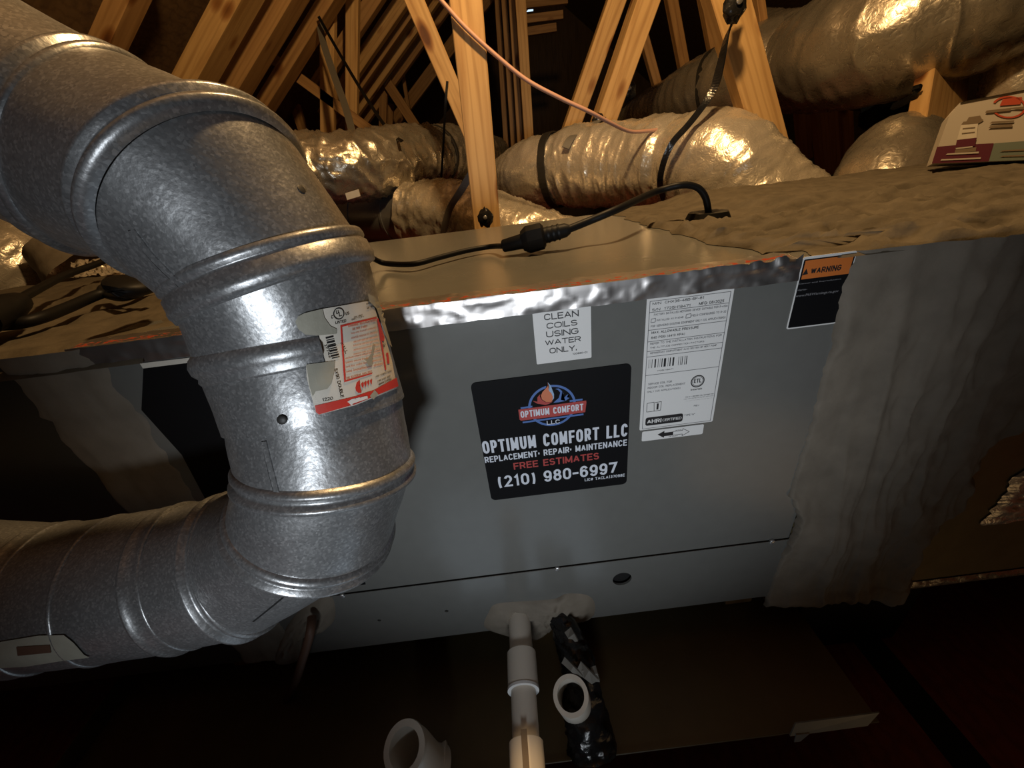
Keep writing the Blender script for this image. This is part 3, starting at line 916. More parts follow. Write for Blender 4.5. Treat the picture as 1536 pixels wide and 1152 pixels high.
# ------------------------------------------------------------------ mastic coated plenum on the right
ple = empty('air_plenum', W(0.8, 0.55, ZB - .03), 'duct board plenum coated with lumpy grey mastic, right of the grey cabinet', 'air duct')
MB().box(W(XR_ + .001, 0.300, ZB - .022), W(1.7, YB, ZT - .006)).build('duct_board', 'board', ple, bevel=0.004)
EDGE = [FP(*q) for q in ((1283, 380), (1262, 425), (1252, 470), (1246, 520), (1228, 580), (1215, 640), (1198, 690), (1183, 742), (1196, 775), (1186, 803), (1172, 830), (1150, 893))]
EDGE.sort(key=lambda q: -q[1])
def xedge(z):
    for (xa, za), (xb, zb) in zip(EDGE, EDGE[1:]):
        if zb <= z <= za:
            return xa + (xb - xa) * (za - z) / (za - zb)
    return EDGE[0][0] if z > EDGE[0][1] else EDGE[-1][0]
rows = []
NZ, NX = 170, 130
for j in range(NZ + 1):
    z = ZT + 0.002 - (0.464 + 0.0) * j / NZ
    xl = xedge(z) + 0.003 * fbm(z * 90, 2, 0)
    xr = 0.487 + 0.03 * fbm(z * 12, 7, 3) + max(0, z + 0.34) * 0.6 + max(0, z + 0.16) * 4
    row = []
    for i in range(NX + 1):
        t = (i / NX)
        x = xl + (xr - xl) * t
        lean = x + (z + 0.3) * 0.10
        fold = max(0.0, ridge(lean * 24, z * 3.2, 1.0)) ** 1.5 * min(1, max(0, (x - 0.315) / 0.03))
        fine = max(0.0, ridge(lean * 62, z * 14.0, 4.0)) ** 3 * min(1, max(0, (x - 0.33) / 0.04))
        low = 0.010 * max(0, fbm(x * 11, z * 8, 6))
        h = 0.0020 + low + 0.0085 * fold + 0.0022 * fine + 0.0005 * fbm(x * 70, z * 40, 2)
        h *= min(1, t / 0.012) ** 0.5 * min(1, (1 - t) / 0.06)
        if j > NZ - 8:
            h += 0.004 * math.sin((j - NZ + 8) / 8 * math.pi)
        row.append(W(x, 0.2992 - max(h, 0.0) if 0 < i < NX else 0.3004, z - (0.008 * max(0, fbm(x * 16, 3, 3)) + 0.014 * min(1, max(0, (x - 0.40) / 0.08)) * (1 if j > NZ - 6 else 0)) * (1 if j > NZ - 12 else 0)))
    rows.append(row)
MB().grid(rows).build('mastic_front', 'mastic', ple, smooth=True, label='grey mastic smeared in upright folds over the front joint', sharp=80)
GX, GY = P(1063, 322, Z=ZT + .006).x, P(1063, 322, Z=ZT + .006).y
rows = []
for i in range(141):
    y = 0.2965 + (0.545) * i / 140
    xl = 0.222 + 0.015 * fbm(y * 13, 5, 0) + (0.03 if y < 0.33 else 0)
    row = []
    for j in range(121):
        t = j / 120
        x = xl + (1.5 - xl) * t ** 1.3
        step = 0.5 + 0.5 * math.tanh((y - (0.62 - 0.22 * (x - 0.3)) + 0.03 * nz(x * 7, 1, 1)) / 0.012)
        h = 0.0015 + 0.011 * step * min(1, max(0, (x - 0.33) / 0.06)) + (1 - 0.7 * step) * (0.0080 * max(0, ridge(x * 11, y * 26, 3)) ** 2 + 0.0060 * max(0, ridge(x * 26, y * 55, 6)) ** 3 + 0.0030 * fbm(x * 22, y * 40, 1))
        h += 0.008 * max(0, fbm(x * 4, y * 6, 9)) * min(1, max(0, (x - 0.3) / 0.1))
        h += -0.0035 * max(0, fbm(x * 40, y * 60, 11) - 0.45) * 6
        h *= min(1, t / 0.03)
        gd = math.hypot(x - GX, y - GY)
        h *= min(1, max(0.05, gd / 0.07 - 0.3))
        if i == 0:
            h = -0.002
        if y < 0.33 and x < 0.30:
            h = min(h, 0.001)
        row.append(W(x, y + (0.004 if x < 0.268 and i == 0 else 0), ZT + 0.0006 + max(h, -0.002 if i == 0 else 0)))
    rows.append(row)
MB().grid(rows).build('mastic_top', 'shademastic', ple, smooth=True, label='brownish rough mastic over the plenum top', sharp=80)
rows = []
for j in range(31):                      # exposed crinkled foil on the board
    z = -0.335 - 0.095 * j / 30
    row = []
    xl = 0.548 + 0.010 * fbm(z * 60, 4, 4) - 0.006 * j / 30
    for i in range(61):
        x = xl + (0.95 - xl) * i / 60
        row.append(W(x, 0.2985 - 0.004 * max(0, ridge(x * 50, z * 90, 2)) * (1 if 0 < i else 0), z + 0.003 * fbm(x * 60, z * 3, 1)))
    rows.append(row)
MB().grid(rows).build('foil_patch', 'foil', ple, smooth=True, label='crinkled bare foil left uncoated', sharp=60)
rows = []
for i in range(141):
    x = 0.475 + 0.7 * i / 140
    row = []
    for j in range(7):
        a = j / 6
        row.append(W(x, 0.2985 - 0.003 * max(0, ridge(x * 90, a * 2, 5)) * math.sin(math.pi * a), ZB - 0.008 - 0.015 * a - 0.001 * fbm(x * 90, a, 1)))
    rows.append(row)
MB().grid(rows).build('foil_edge', 'foil2', ple, smooth=True, label='ragged foil along the bottom edge', sharp=60)

# ------------------------------------------------------------------ the flue pipe
FR = 0.051
JN = [('A', (-0.375, 0.258, 0.150), (0.827, -0.039, -0.561)), ('a', (-0.284, 0.253, 0.089), (0.827, -0.039, -0.561)),
      ('B', (-0.201, 0.249, 0.033), (0.827, -0.039, -0.561)), ('C', (-0.140, 0.224, 0.008), (0.62, -0.355, -0.70)),
      ('D', (-0.124, 0.228, -0.034), (0.224, -0.161, -0.961)), ('E', (-0.126, 0.226, -0.079), (0.06, -0.30, -0.95)),
      ('F', (-0.123, 0.215, -0.117), (0.03, -0.33, -0.945)), ('G', (-0.123, 0.201, -0.151), (-0.18, -0.31, -0.933)),
      ('H', (-0.143, 0.194, -0.189), (-0.535, -0.106, -0.838)), ('I', (-0.214, 0.203, -0.228), (-0.964, -0.186, -0.192)),
      ('J', (-0.260, 0.204, -0.235), (-0.952, -0.20, -0.06)), ('K', (-0.317, 0.204, -0.238), (-0.97, -0.15, 0.10)),
      ('L', (-0.371, 0.206, -0.241), (-0.97, -0.15, 0.15)), ('M', (-0.56, 0.225, -0.215), (-0.97, 0.1, 0.15))]
NS = 96
JC, frames = {}, {}
u = None
for k, c, n in JN:
    n = Vector(n).normalized()
    if u is None:
        u = n.cross(Vector((0, 0, 1))).normalized()
    u = (u - n * u.dot(n)).normalized()
    frames[k] = (W(*c), n, u.copy(), n.cross(u))
order = [k for k, _, _ in JN]
def pring(k, r, off=0.0):
    c, n, uu, vv = frames[k]
    return [c + n * off + (uu * math.cos(a) + vv * math.sin(a)) * r for a in [2 * math.pi * i / NS for i in range(NS)]]
def section_rows(a, b, ra, rb, m=10):
    A, Bq = pring(a, ra), pring(b, rb)
    rows = []
    for i in range(m + 1):
        t = i / m
        row = []
        for p0, p1 in zip(A, Bq):
            row.append(p0.lerp(p1, t))
        rows.append(row)
    return rows
flue = empty('flue_pipe', W(-0.13, 0.22, -0.29), 'galvanized double wall flue pipe bending down and left before the grey cabinet', 'pipe')
bvb = MB()
RAD = {'A': (1, 1), 'a': (1, 1), 'B': (1, 1), 'C': (1, 1), 'D': (1, 1.0), 'E': (1.018, 1.018), 'F': (0.995, 0.99), 'G': (0.995, 1.0), 'H': (1, 1), 'I': (1, 1), 'J': (1, 1), 'K': (1.0, 1.0), 'L': (1, 1)}
for a, b in zip(order, order[1:]):
    ra = FR * RAD[a][1]; rb = FR * RAD.get(b, (1, 1))[0]
    if a == 'E':
        ra = rb = FR * 1.018
    rows = section_rows(a, b, ra, rb, 14)
    cen = (frames[a][0] + frames[b][0]) / 2
    out = []
    for i, row in enumerate(rows):       # faint dents
        t = i / 14
        o_ = []
        for p_ in row:
            d = (p_ - cen)
            o_.append(p_ + d.normalized() * (0.0011 * fbm(p_.x * 26, p_.y * 26, p_.z * 26, 2)) * math.sin(math.pi * t))
        out.append(o_)
    nm = 'elbow_gore' if a in 'BCGH' else 'pipe_section'
    mb = MB().grid(out, True)
    mb.build(nm, 'galv', flue, smooth=True, sharp=60)
    bvb.grid(out, True)
BV = BVHTree.FromPolygons([tuple(v) for v in bvb.v], bvb.f)
def on_pipe(px, py, off=0.0007):
    d = ray(px, py).normalized()
    hit = BV.ray_cast(EYE, d)
    if hit[0] is None:
        loc, nrm, _, _ = BV.find_nearest(EYE + d * 0.30)
    else:
        loc, nrm = hit[0], hit[1]
    if nrm.dot(d) > 0:
        nrm = -nrm
    return loc + nrm * off, nrm
def bead(k, prof, name='bead_ring', a0=0, a1=360, label=None):
    c, n, uu, vv = frames[k]
    rows = []
    m = int(NS * (a1 - a0) / 360)
    for i in range(m if a1 - a0 == 360 else m + 1):
        a = math.radians(a0 + (a1 - a0) * i / m)
        d = uu * math.cos(a) + vv * math.sin(a)
        rows.append([c + n * o_ + d * (FR + r_) for o_, r_ in prof])
    if a1 - a0 == 360:
        rows.append(rows[0])
    mb = MB().grid(rows)
    return mb.build(name, 'galv', flue, smooth=True, sharp=75, label=label)
def prof(p_, a, b):
    return [(x * a, (y * b if y > 0 else y)) for x, y in p_]
RB = prof([(-.0095, -.002), (-.0085, .0004), (-.006, .0022), (-.0035, .0022), (-.0015, .0003), (.0, .0001), (.0015, .0005), (.0035, .0030), (.006, .0030), (.0085, .0008), (.0095, -.002)], 0.78, 0.95)
COLLAR = prof([(-.013, -.002), (-.012, .0022), (-.0095, .0030), (-.0075, .0030), (-.0058, .0016), (-.0045, .0014), (-.003, .0032), (.0035, .0036), (.0048, .0042), (.0075, .0042), (.009, .0034), (.0115, .0030), (.0125, -.002)], 0.75, 0.8)
FLAT = prof([(-.0095, -.002), (-.0090, .0018), (-.0070, .0024), (-.0050, .0014), (.0050, .0014), (.0070, .0024), (.0090, .0018), (.0095, -.002)], 0.75, 0.8)
THIN = [(-.002, -.001), (-.0015, .0004), (0, .0010), (.0015, .0004), (.002, -.001)]
bead('a', RB); bead('B', RB); bead('C', RB); bead('D', COLLAR, 'pipe_collar'); bead('G', RB); bead('H', RB); bead('I', RB)
bead('J', FLAT, 'clamp_band', label='flat folded band round the lower pipe'); bead('K', THIN); bead('L', FLAT, 'clamp_band')
# hem under the coupling
bead('F', [(-.0016, -.001), (-.0012, .0010), (.0006, .0010), (.0010, -.002)], 'pipe_hem')
def surf_strip(name, pxs, width, thick, mat='galv', n=10):
    pts, ns = [], []
    for q in smoothpath([Vector((a, b, 0)) for a, b in pxs], n):
        p_, nn = on_pipe(q.x, q.y, 0.0)
        pts.append(p_); ns.append(nn)
    wd = []
    for i, p_ in enumerate(pts):
        t = (pts[min(i + 1, len(pts) - 1)] - pts[max(i - 1, 0)]).normalized()
        wd.append(t.cross(ns[i]))
    return MB().ribbon([p_ + nn * thick * 0.4 for p_, nn in zip(pts, ns)], wd, width, thick).build(name, mat, flue)
surf_strip('lap_seam', [(397, 662), (405, 695), (417, 742)], 0.0026, 0.0010)
surf_strip('seam_gap', [(394, 662), (401, 695), (413, 742)], 0.0011, 0.0004, 'dark')
surf_strip('seam_gap', [(441, 882), (410, 908), (380, 932)], 0.0010, 0.0004, 'dark')
surf_strip('lap_seam', [(198, 345), (232, 388), (280, 434)], 0.0030, 0.0008)
surf_strip('seam_gap', [(194, 345), (228, 390), (276, 436)], 0.0010, 0.0004, 'dark')
# the half-round bead at joint E stops short of the label
best = None
c, n, uu, vv = frames['E']
tgt, _ = on_pipe(479, 515)
aE = math.degrees(math.atan2((tgt - c).dot(vv), (tgt - c).dot(uu))) % 360
left, _ = on_pipe(312, 545)
aL = math.degrees(math.atan2((left - c).dot(vv), (left - c).dot(uu))) % 360
dlt = (aL - aE + 540) % 360 - 180
e0, e1 = (aE, aE + dlt + 70) if dlt > 0 else (aE + dlt - 70, aE)
ROUND = [(-.0085, -.002), (-.0078, .0008), (-.005, .0032), (-.001, .0044), (.003, .0036), (.0055, .0014), (.0075, .0018), (.0090, .0010), (.0098, -.002)]
bead('E', ROUND, 'bead_ring', e0, e1)
for px, py, r_, h_, m_ in ((424, 629, .0024, .0016, 'strap'), (452, 284, .0020, .0005, 'strap'), (196, 828, .0020, .0008, 'galv')):
    p_, nn = on_pipe(px, py, 0)
    MB().disc(p_, nn, r_, h_, 12).build('rivet', m_, flue, smooth=True)

# stuck-on paper, wrapped on the pipe
def wrap2d(vs_, fs, off, maxlen=7.0):
    """Lay 2-D polygons (pixel frame) on the pipe surface, split finely enough to follow its curve."""
    bm = bmesh.new()
    bv_ = [bm.verts.new((x, y, 0)) for x, y in vs_]
    for f in fs:
        try:
            bm.faces.new([bv_[i] for i in f])
        except Exception:
            pass
    bmesh.ops.triangulate(bm, faces=bm.faces[:])
    for _ in range(6):
        es = [e for e in bm.edges if e.calc_length() > maxlen]
        if not es:
            break
        bmesh.ops.subdivide_edges(bm, edges=es, cuts=1)
        bmesh.ops.triangulate(bm, faces=bm.faces[:])
    bm.verts.index_update()
    mb = MB()
    mb.add([on_pipe(v.co.x, v.co.y, off)[0] for v in bm.verts], [[v.index for v in f.verts] for f in bm.faces])
    bm.free()
    return mb
def zl2(x, y):
    return (430 + x / 5.4842, 430 + y / 5.4842)
def polyset(list_, off, maxlen=7.0):
    mb = MB()
    for pts in list_:
        q_ = [zl2(*p_) for p_ in pts]
        w_ = wrap2d(q_, [tuple(range(len(q_)))], off, maxlen)
        mb.add(w_.v, w_.f)
    return mb
def qtext(mb, s, bl, br, tl, off, bold=0.02):
    """Lettering in the parallelogram bl-br-tl of the enlarged view, wrapped on the pipe."""
    asp = (Vector(br) - Vector(bl)).length / max(1e-6, (Vector(tl) - Vector(bl)).length)
    vs_, fs = strokemesh(s, 0.13 + bold, asp) if all(c in GLYPH for c in s) else textmesh(s, bold)
    bl, br, tl = Vector(bl), Vector(br), Vector(tl)
    pts = [zl2(*(bl + (br - bl) * a + (tl - bl) * b)) for a, b in vs_]
    w_ = wrap2d(pts, fs, off, 6.0)
    mb.add(w_.v, w_.f)
lab = polyset([[(285, 182), (640, 122), (695, 125), (735, 250), (800, 420), (855, 610), (880, 745), (905, 815), (890, 840), (560, 975), (265, 1050), (240, 1030), (205, 905), (165, 745), (160, 650), (318, 622), (290, 520), (262, 400), (330, 330), (300, 250)]], 0.0009).build('vent_label', 'cream', flue, label='torn cream and red vent label with barcode')
polyset([[(285, 180), (300, 250), (350, 320), (400, 345), (400, 385), (330, 390), (240, 398), (150, 388), (95, 345), (70, 285), (90, 240), (140, 215), (200, 200)],
         [(160, 640), (320, 620), (390, 610), (385, 700), (360, 800), (330, 840), (235, 860), (215, 900), (190, 820)],
         [(650, 600), (680, 560), (690, 480), (710, 490), (690, 580), (690, 650), (660, 655), (640, 615), (620, 600)],
         [(672, 900), (710, 850), (740, 885), (700, 930)],
         [(650, 60), (700, 80), (790, 170), (800, 230), (790, 300), (850, 500), (820, 470), (770, 330), (720, 180), (660, 120)]], 0.0014).build('glue_residue', 'glue', lab, label='grey smears of torn label glue')
polyset([[(232, 975), (560, 900), (660, 865), (700, 855), (890, 750), (905, 820), (560, 965), (265, 1048), (240, 1028)],
         [(735, 275), (752, 300), (790, 420), (785, 452), (762, 445), (735, 320)], [(803, 548), (820, 545), (832, 635), (815, 640)]], 0.0012).build('red_band', 'red', lab)
polyset([[(430, 316), (720, 250), (728, 262), (440, 330)], [(430, 316), (444, 316), (480, 780), (466, 786)], [(466, 786), (690, 720), (692, 708), (470, 772)], [(740, 262), (726, 262), (795, 690), (806, 688)]], 0.0012).build('red_frame', 'red', lab)
mb = MB()
qtext(mb, 'WARNING INSTALLATION', (495, 335), (720, 285), (490, 312), 0.0012, 0.03)
qtext(mb, 'DO NOT PAINT', (530, 360), (650, 335), (527, 342), 0.0012, 0.03)
lines = ['keep away from all combustible', 'materials minimum air clearance', 'one inch read the instructions', 'before use with listed gas burning', 'appliances equipped with draft hood', 'connect only to listed parts', 'enclose where required by code', 'joints must be fully locked', 'not for solid fuel appliances', 'see installation sheet']
for i, s in enumerate(lines):
    y0_ = 395 + i * 33
    xs_ = 540 if 1 < i < 6 else 455 + i * 3
    if i < 2:
        xs_ = 520
    xe = 725 + i * 6
    qtext(mb, s, (xs_, y0_ + (i * 2)), (xe, y0_ + i * 2 - (xe - xs_) * 0.22), (xs_ - 3, y0_ - 20 + i * 2), 0.0012, 0.01)
qtext(mb, 'FOR NATURAL GAS USE', (478, 768), (690, 712), (474, 748), 0.0012, 0.03)
mb.build('red_lettering', 'palered', lab)
mb = polyset([[(x_, y_), (x_ + 62, y_ - 14), (x_ + 62 + 4, y_ - 14 + w_), (x_ + 4, y_ + w_)] for x_, y_, w_ in
              ((312, 412, 14), (318, 436, 6), (322, 450, 16), (330, 476, 6), (334, 490, 12), (340, 512, 6), (345, 526, 14), (352, 550, 6), (357, 566, 14), (364, 588, 6))], 0.0012)
def ring2(cx, cy, rx, ry, t, n=28):
    return [[(cx + math.cos(2 * math.pi * k / n) * (rx + s * t), cy + math.sin(2 * math.pi * k / n) * (ry + s * t)) for s, k in ((-1, k), (1, k), (1, k + 1), (-1, k + 1))] for k in range(n)]
mb2 = polyset(ring2(417, 220, 41, 45, 4), 0.0012); mb.add(mb2.v, mb2.f)
for s, a, b, c_ in (('U', (396, 226), (416, 222), (393, 196)), ('L', (420, 244), (442, 240), (416, 208)), ('C', (358, 262), (374, 258), (354, 236)), ('US', (474, 236), (502, 228), (470, 212)), ('LISTED', (392, 306), (478, 290), (389, 284)),
                    ('37742', (300, 475), (345, 590), (322, 465)), ('WALL', (428, 462), (475, 555), (450, 450)), ('6X90 DOUBLE', (385, 680), (440, 915), (410, 672)), ('1220', (290, 942), (376, 928), (287, 925 - 8)),
                    ('5"', (780, 500), (800, 496), (775, 474)), ('GAS VENT', (540, 258), (610, 240), (538, 246)), ('SECTION', (520, 278), (620, 252), (518, 266)), ('VENT CONNECTIONS', (718, 752), (850, 700), (716, 740)),
                    ('TYPE B GAS VENT', (735, 790), (840, 745), (733, 776)), ('MINIMUM CLEARANCE', (745, 815), (850, 765), (743, 802)), ('MADE IN', (640, 150), (700, 135), (640, 136)), ('AIR SPACE', (645, 188), (715, 165), (643, 172))):
    qtext(mb, s, a, b, c_, 0.0012, 0.02)
mb.build('lettering', 'ink', lab)
mb = polyset([[(490, 945), (530, 922), (528, 938), (650, 898), (655, 920), (532, 962), (533, 982)]], 0.0015, 5.0)
mb.build('white_arrow', 'white', lab)
mb = polyset([[(556, 830), (565, 790), (590, 768), (592, 785), (574, 800), (572, 825), (595, 822), (597, 836), (576, 842), (585, 858), (606, 860), (604, 874), (580, 874), (562, 858)]], 0.0012, 5.0)
for i in range(4):
    w2 = polyset([[(600 + i * 24, 800 - i * 9), (614 + i * 24, 784 - i * 8), (624 + i * 22, 798 - i * 9), (618 + i * 23, 838 - i * 10), (606 + i * 24, 820 - i * 9)]], 0.0012, 5.0)
    mb.add(w2.v, w2.f)
mb.build('maker_mark', 'red', lab)
q_ = [(-60, 972), (0, 962), (60, 952), (98, 951), (112, 962), (128, 980), (136, 984), (90, 990), (40, 998), (-60, 1003)]
w_ = wrap2d(q_, [tuple(range(len(q_)))], 0.0009)
lb2 = w_.build('worn_label', 'glue', flue, label='worn pale label under the lower pipe')
q_ = [(28, 968), (78, 965), (80, 976), (30, 981)]
wrap2d(q_, [(0, 1, 2, 3)], 0.0013).build('dark_stain', 'rust', lb2)

# ------------------------------------------------------------------ company sign on the front
zs = zo(690, 530, 5.0074)
sx0, sz1 = FP(705, 575); sx1, sz0 = FP(942, 722)
sx1 = 0.1059; sz0 = -0.2932; sz1 = -0.1535; sx0 = -0.0362
sz0 += CZ * 0
def slabz(pts, y, t):
    return MB().prism([(x, y, z) for x, z in pts], (0, -t, 0))
FPZ = lambda a: a
sign = empty('company_sign', W((sx0 + sx1) / 2, 0.2995, sz0), 'square black company sign with flame logo on the grey cabinet front', 'sign')
slab(rounded(sx0, sz0, sx1, sz1, 0.005, 6), 0.2998, 0.0009).build('backing', 'signblack', sign)
ys = 0.29875
p = Print(zs, ys)
p.text('OPTIMUM COMFORT LLC', (177, 750), (1258, 520), 0.028)
p.text('REPLACEMENT\u00b7 REPAIR\u00b7 MAINTENANCE', (190, 818), (1252, 640), 0.03)
p.text('(210) 980-6997', (293, 1003), (1178, 808), 0.03)
p.text("LIC# TACLA137098E", (935, 955), (1235, 897), 0.03)
p.text('LLC', (652, 532), (748, 490), 0.03, 1.15)
p.build('lettering', 'signwhite', sign)
p = Print(zs, ys); p.text('FREE ESTIMATES', (405, 868), (1042, 738), 0.035)
p.build('red_lettering', 'signred', sign)
p = Print(zs, ys)
p.ring((690, 390), 0.0208, 0.0011)
for a, b in (((455, 407), (542, 394)), ((822, 354), (918, 341)), ((470, 514), (560, 501)), ((545, 503), (925, 452))):
    p.line(a, b, 0.0009)
p.poly([(712, 262), (735, 270), (752, 290), (740, 330), (715, 352), (700, 366), (740, 362), (790, 352), (820, 330), (800, 325), (812, 300), (795, 312), (780, 330), (778, 345), (755, 345), (772, 320), (762, 305), (775, 300), (765, 278), (740, 258)])
p.build('blue_ring', 'signblue', sign)
p = Print(zs, ys - 0.00010)
p.poly([(437, 418), (690, 383), (945, 349), (947, 365), (938, 436), (700, 470), (457, 500), (447, 492)])
p.poly([(545, 352), (578, 372), (640, 382), (668, 374), (700, 352), (680, 362), (640, 362), (610, 342), (598, 316), (602, 300), (580, 325), (580, 358)])
p.build('red_banner', 'signred', sign)
p = Print(zs, ys - 0.00015)
p.poly([(657, 211), (658, 240), (640, 262), (618, 285), (606, 312), (614, 340), (645, 360), (684, 360), (700, 335), (698, 310), (684, 285), (664, 268), (668, 240)])
p.build('orange_flame', 'signorange', sign)
p = Print(zs, ys - 0.00020)
p.poly([(657, 211), (680, 238), (692, 270), (704, 300), (704, 330), (692, 348), (696, 320), (684, 292), (668, 278), (662, 262), (668, 240)])
p.build('pale_flame_tip', 'signpale', sign)
p = Print(zs, ys - 0.00020)
p.text('OPTIMUM COMFORT', (457, 479), (923, 371), 0.03, 1.1)
p.build('banner_lettering', 'signwhite', sign)

# ------------------------------------------------------------------ flexible ducts
def flex(name, mat, pts, radii, label, seed, amp=1.0, n=16, seg=64, bands=(), cat='duct', part_label=None, sq=1.0, lump=1.0):
    path = smoothpath(pts, n)
    m = len(path)
    rs = []
    for i in range(m):
        t = i / (m - 1) * (len(radii) - 1)
        k = min(int(t), len(radii) - 2)
        s = t - k; s = s * s * (3 - 2 * s)
        rs.append(radii[k] + (radii[k + 1] - radii[k]) * s)
    # resample finely along the length
    L = [0.0]
    for a, b in zip(path, path[1:]):
        L.append(L[-1] + (b - a).length)
    step = 0.0050
    cnt = min(420, max(30, int(L[-1] / step)))
    P_, R_, k = [], [], 0
    for i in range(cnt + 1):
        d = L[-1] * i / cnt
        while k < m - 2 and L[k + 1] < d:
            k += 1
        t = (d - L[k]) / max(1e-9, L[k + 1] - L[k])
        P_.append(path[k].lerp(path[k + 1], t)); R_.append(rs[k] + (rs[k + 1] - rs[k]) * t)
    rows, u = [], None
    bpos = [int(b * cnt) for b in bands]
    for i, p_ in enumerate(P_):
        t = (P_[min(i + 1, cnt)] - P_[max(i - 1, 0)]).normalized()
        if u is None:
            u = t.cross(Vector((0, 0, 1))).normalized()
        u = (u - t * u.dot(t)).normalized()
        v = t.cross(u)
        s = L[-1] * i / cnt
        pinch = 0
        for b in bpos:
            pinch += math.exp(-((i - b) * L[-1] / cnt / 0.035) ** 2)
        row = []
        for k2 in range(seg):
            a = 2 * math.pi * k2 / seg
            ca, sa = math.cos(a), math.sin(a)
            w1 = max(0.0, ridge(s * 14 + ca * 0.7 + seed, ca * 1.6 + sa * 0.8, sa * 1.6 + s * 3 + seed)) ** 2
            w2 = max(0.0, ridge(s * 34 + sa + seed, ca * 4 + s * 6, sa * 4 + seed)) ** 2
            w3 = fbm(s * 6 + seed, ca * 1.3, sa * 1.3, 3)
            w4 = max(0.0, ridge(s * 75 + sa * 1.5 + seed, ca * 3 + s * 14, sa * 3 + seed)) ** 2
            w5 = max(0.0, ridge(s * 21 + ca * 0.9 + seed * 2, ca * 1.2 + 5, sa * 1.2 + seed)) ** 4
            h = (w5 * 0.0045 + w1 * 0.0030 + w2 * 0.0028 * (1 + 1.2 * min(1, pinch)) + w4 * 0.0003 + w3 * 0.005 * lump) * amp
            h += -0.012 * min(1, pinch) + 0.004 * math.sin(s * 2 * math.pi / 0.055) * 0.25
            r = R_[i] + h
            row.append(p_ + (u * ca * r + v * sa * r))
        rows.append(row)
    root = empty(name, P_[0] + Vector((0, 0, -R_[0])), label, cat)
    MB().grid(rows, True).build('sleeve', mat, root, smooth=True, label=part_label, sharp=80)
    return root, P_, R_
def around(P_, R_, t, wd, thick=0.004, extra=0.001, name='strap_band', mat='strap', root=None, lean=0.0):
    i = max(1, min(len(P_) - 2, int(t * (len(P_) - 1))))
    tan = (P_[i + 1] - P_[i - 1]).normalized()
    u = tan.cross(Vector((0, 0, 1))).normalized(); v = tan.cross(u)
    rows = []
    for k in range(49):
        a = 2 * math.pi * k / 48
        d = u * math.cos(a) + v * math.sin(a)
        r = R_[i] + extra - 0.004
        c = P_[i] + tan * lean * math.sin(a)
        wob = 0.004 * nz(a * 2, t, 1)
        rows.append([c + tan * (o_ * wd / 2 + wob) + d * (r + h_ * thick) for o_, h_ in ((-1, 0), (-1, 1), (1, 1), (1, 0))])
    return MB().grid(rows, True).build(name, mat, root, label='dark strap drawn tight round the duct')

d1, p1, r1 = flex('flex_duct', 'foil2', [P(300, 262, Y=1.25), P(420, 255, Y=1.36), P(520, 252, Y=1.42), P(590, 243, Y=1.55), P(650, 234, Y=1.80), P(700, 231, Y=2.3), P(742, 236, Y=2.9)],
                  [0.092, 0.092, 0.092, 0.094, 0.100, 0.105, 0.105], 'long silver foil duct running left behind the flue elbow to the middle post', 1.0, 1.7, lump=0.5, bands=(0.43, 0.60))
around(p1, r1, 0.43, 0.020, root=d1, extra=.006); around(p1, r1, 0.60, 0.008, root=d1, extra=.006)
q = P(529, 292, Y=1.265)
MB().prism([q + Vector((a * 0.020, 0, b * 0.009 + a * 0.003)) for a, b in ((-1, -1), (1, -1), (1, 1), (-1, 1))], (0, 0.004, 0)).build('paper_tag', 'cream', d1, label='small pale tag')
d2, p2, r2 = flex('flex_duct', 'foil', [P(706, 292, Y=2.2), P(750, 277, Y=1.85), P(800, 264, Y=1.62), P(862, 252, Y=1.52), P(935, 249, Y=1.42), P(1008, 247, Y=1.30), P(1078, 254, Y=1.18), P(1150, 312, Y=1.08), P(1215, 360, Y=1.02), P(1290, 400, Y=0.99), P(1380, 500, Y=0.98)],
                  [0.055, 0.088, 0.112, 0.122, 0.122, 0.128, 0.132, 0.120, 0.118, 0.13, 0.13], 'bright wrinkled foil duct with black strap bending into the plenum, right of the middle post', 3.3, 0.95, bands=(0.36, 0.56))
around(p2, r2, 0.355, 0.026, root=d2, extra=.004)
d3, p3, r3 = flex('flex_duct', 'foil', [P(618, 322, Y=1.50), P(680, 326, Y=1.42), P(760, 352, Y=1.32), P(860, 385, Y=1.25)], [0.108, 0.108, 0.108, 0.108],
                  'pale foil duct stub passing low behind the middle post and cabinet top', 6.1, 1.1, bands=(0.05,))
c_ = [P(525, 325, Y=1.66), P(560, 325, Y=1.60), P(626, 322, Y=1.51)]
el = empty('duct_collar', c_[0], 'dull dark sheet metal collar feeding the pale foil stub', 'duct')
MB().tube(smoothpath(c_, 8), 0.088, 40).build('sleeve', 'galv', el, smooth=True, sharp=60)
for t in (6, 12):
    q_ = smoothpath(c_, 8)
    MB().tube([q_[t] - (q_[t + 1] - q_[t]) * 0.15, q_[t] + (q_[t + 1] - q_[t]) * 0.15], 0.0915, 40).build('bead_ring', 'galv', el, smooth=True, sharp=60)
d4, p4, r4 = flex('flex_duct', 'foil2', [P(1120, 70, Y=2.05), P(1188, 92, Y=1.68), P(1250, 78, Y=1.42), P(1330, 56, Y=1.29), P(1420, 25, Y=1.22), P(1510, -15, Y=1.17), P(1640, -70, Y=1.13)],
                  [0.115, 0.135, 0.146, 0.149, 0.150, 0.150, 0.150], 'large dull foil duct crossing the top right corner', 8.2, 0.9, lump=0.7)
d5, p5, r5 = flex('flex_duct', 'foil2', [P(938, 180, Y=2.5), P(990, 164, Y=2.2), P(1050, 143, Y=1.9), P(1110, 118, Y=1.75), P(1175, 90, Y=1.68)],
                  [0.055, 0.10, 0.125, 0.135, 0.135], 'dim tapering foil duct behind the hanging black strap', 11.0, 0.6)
around(p5, r5, 0.78, 0.03, root=d5)
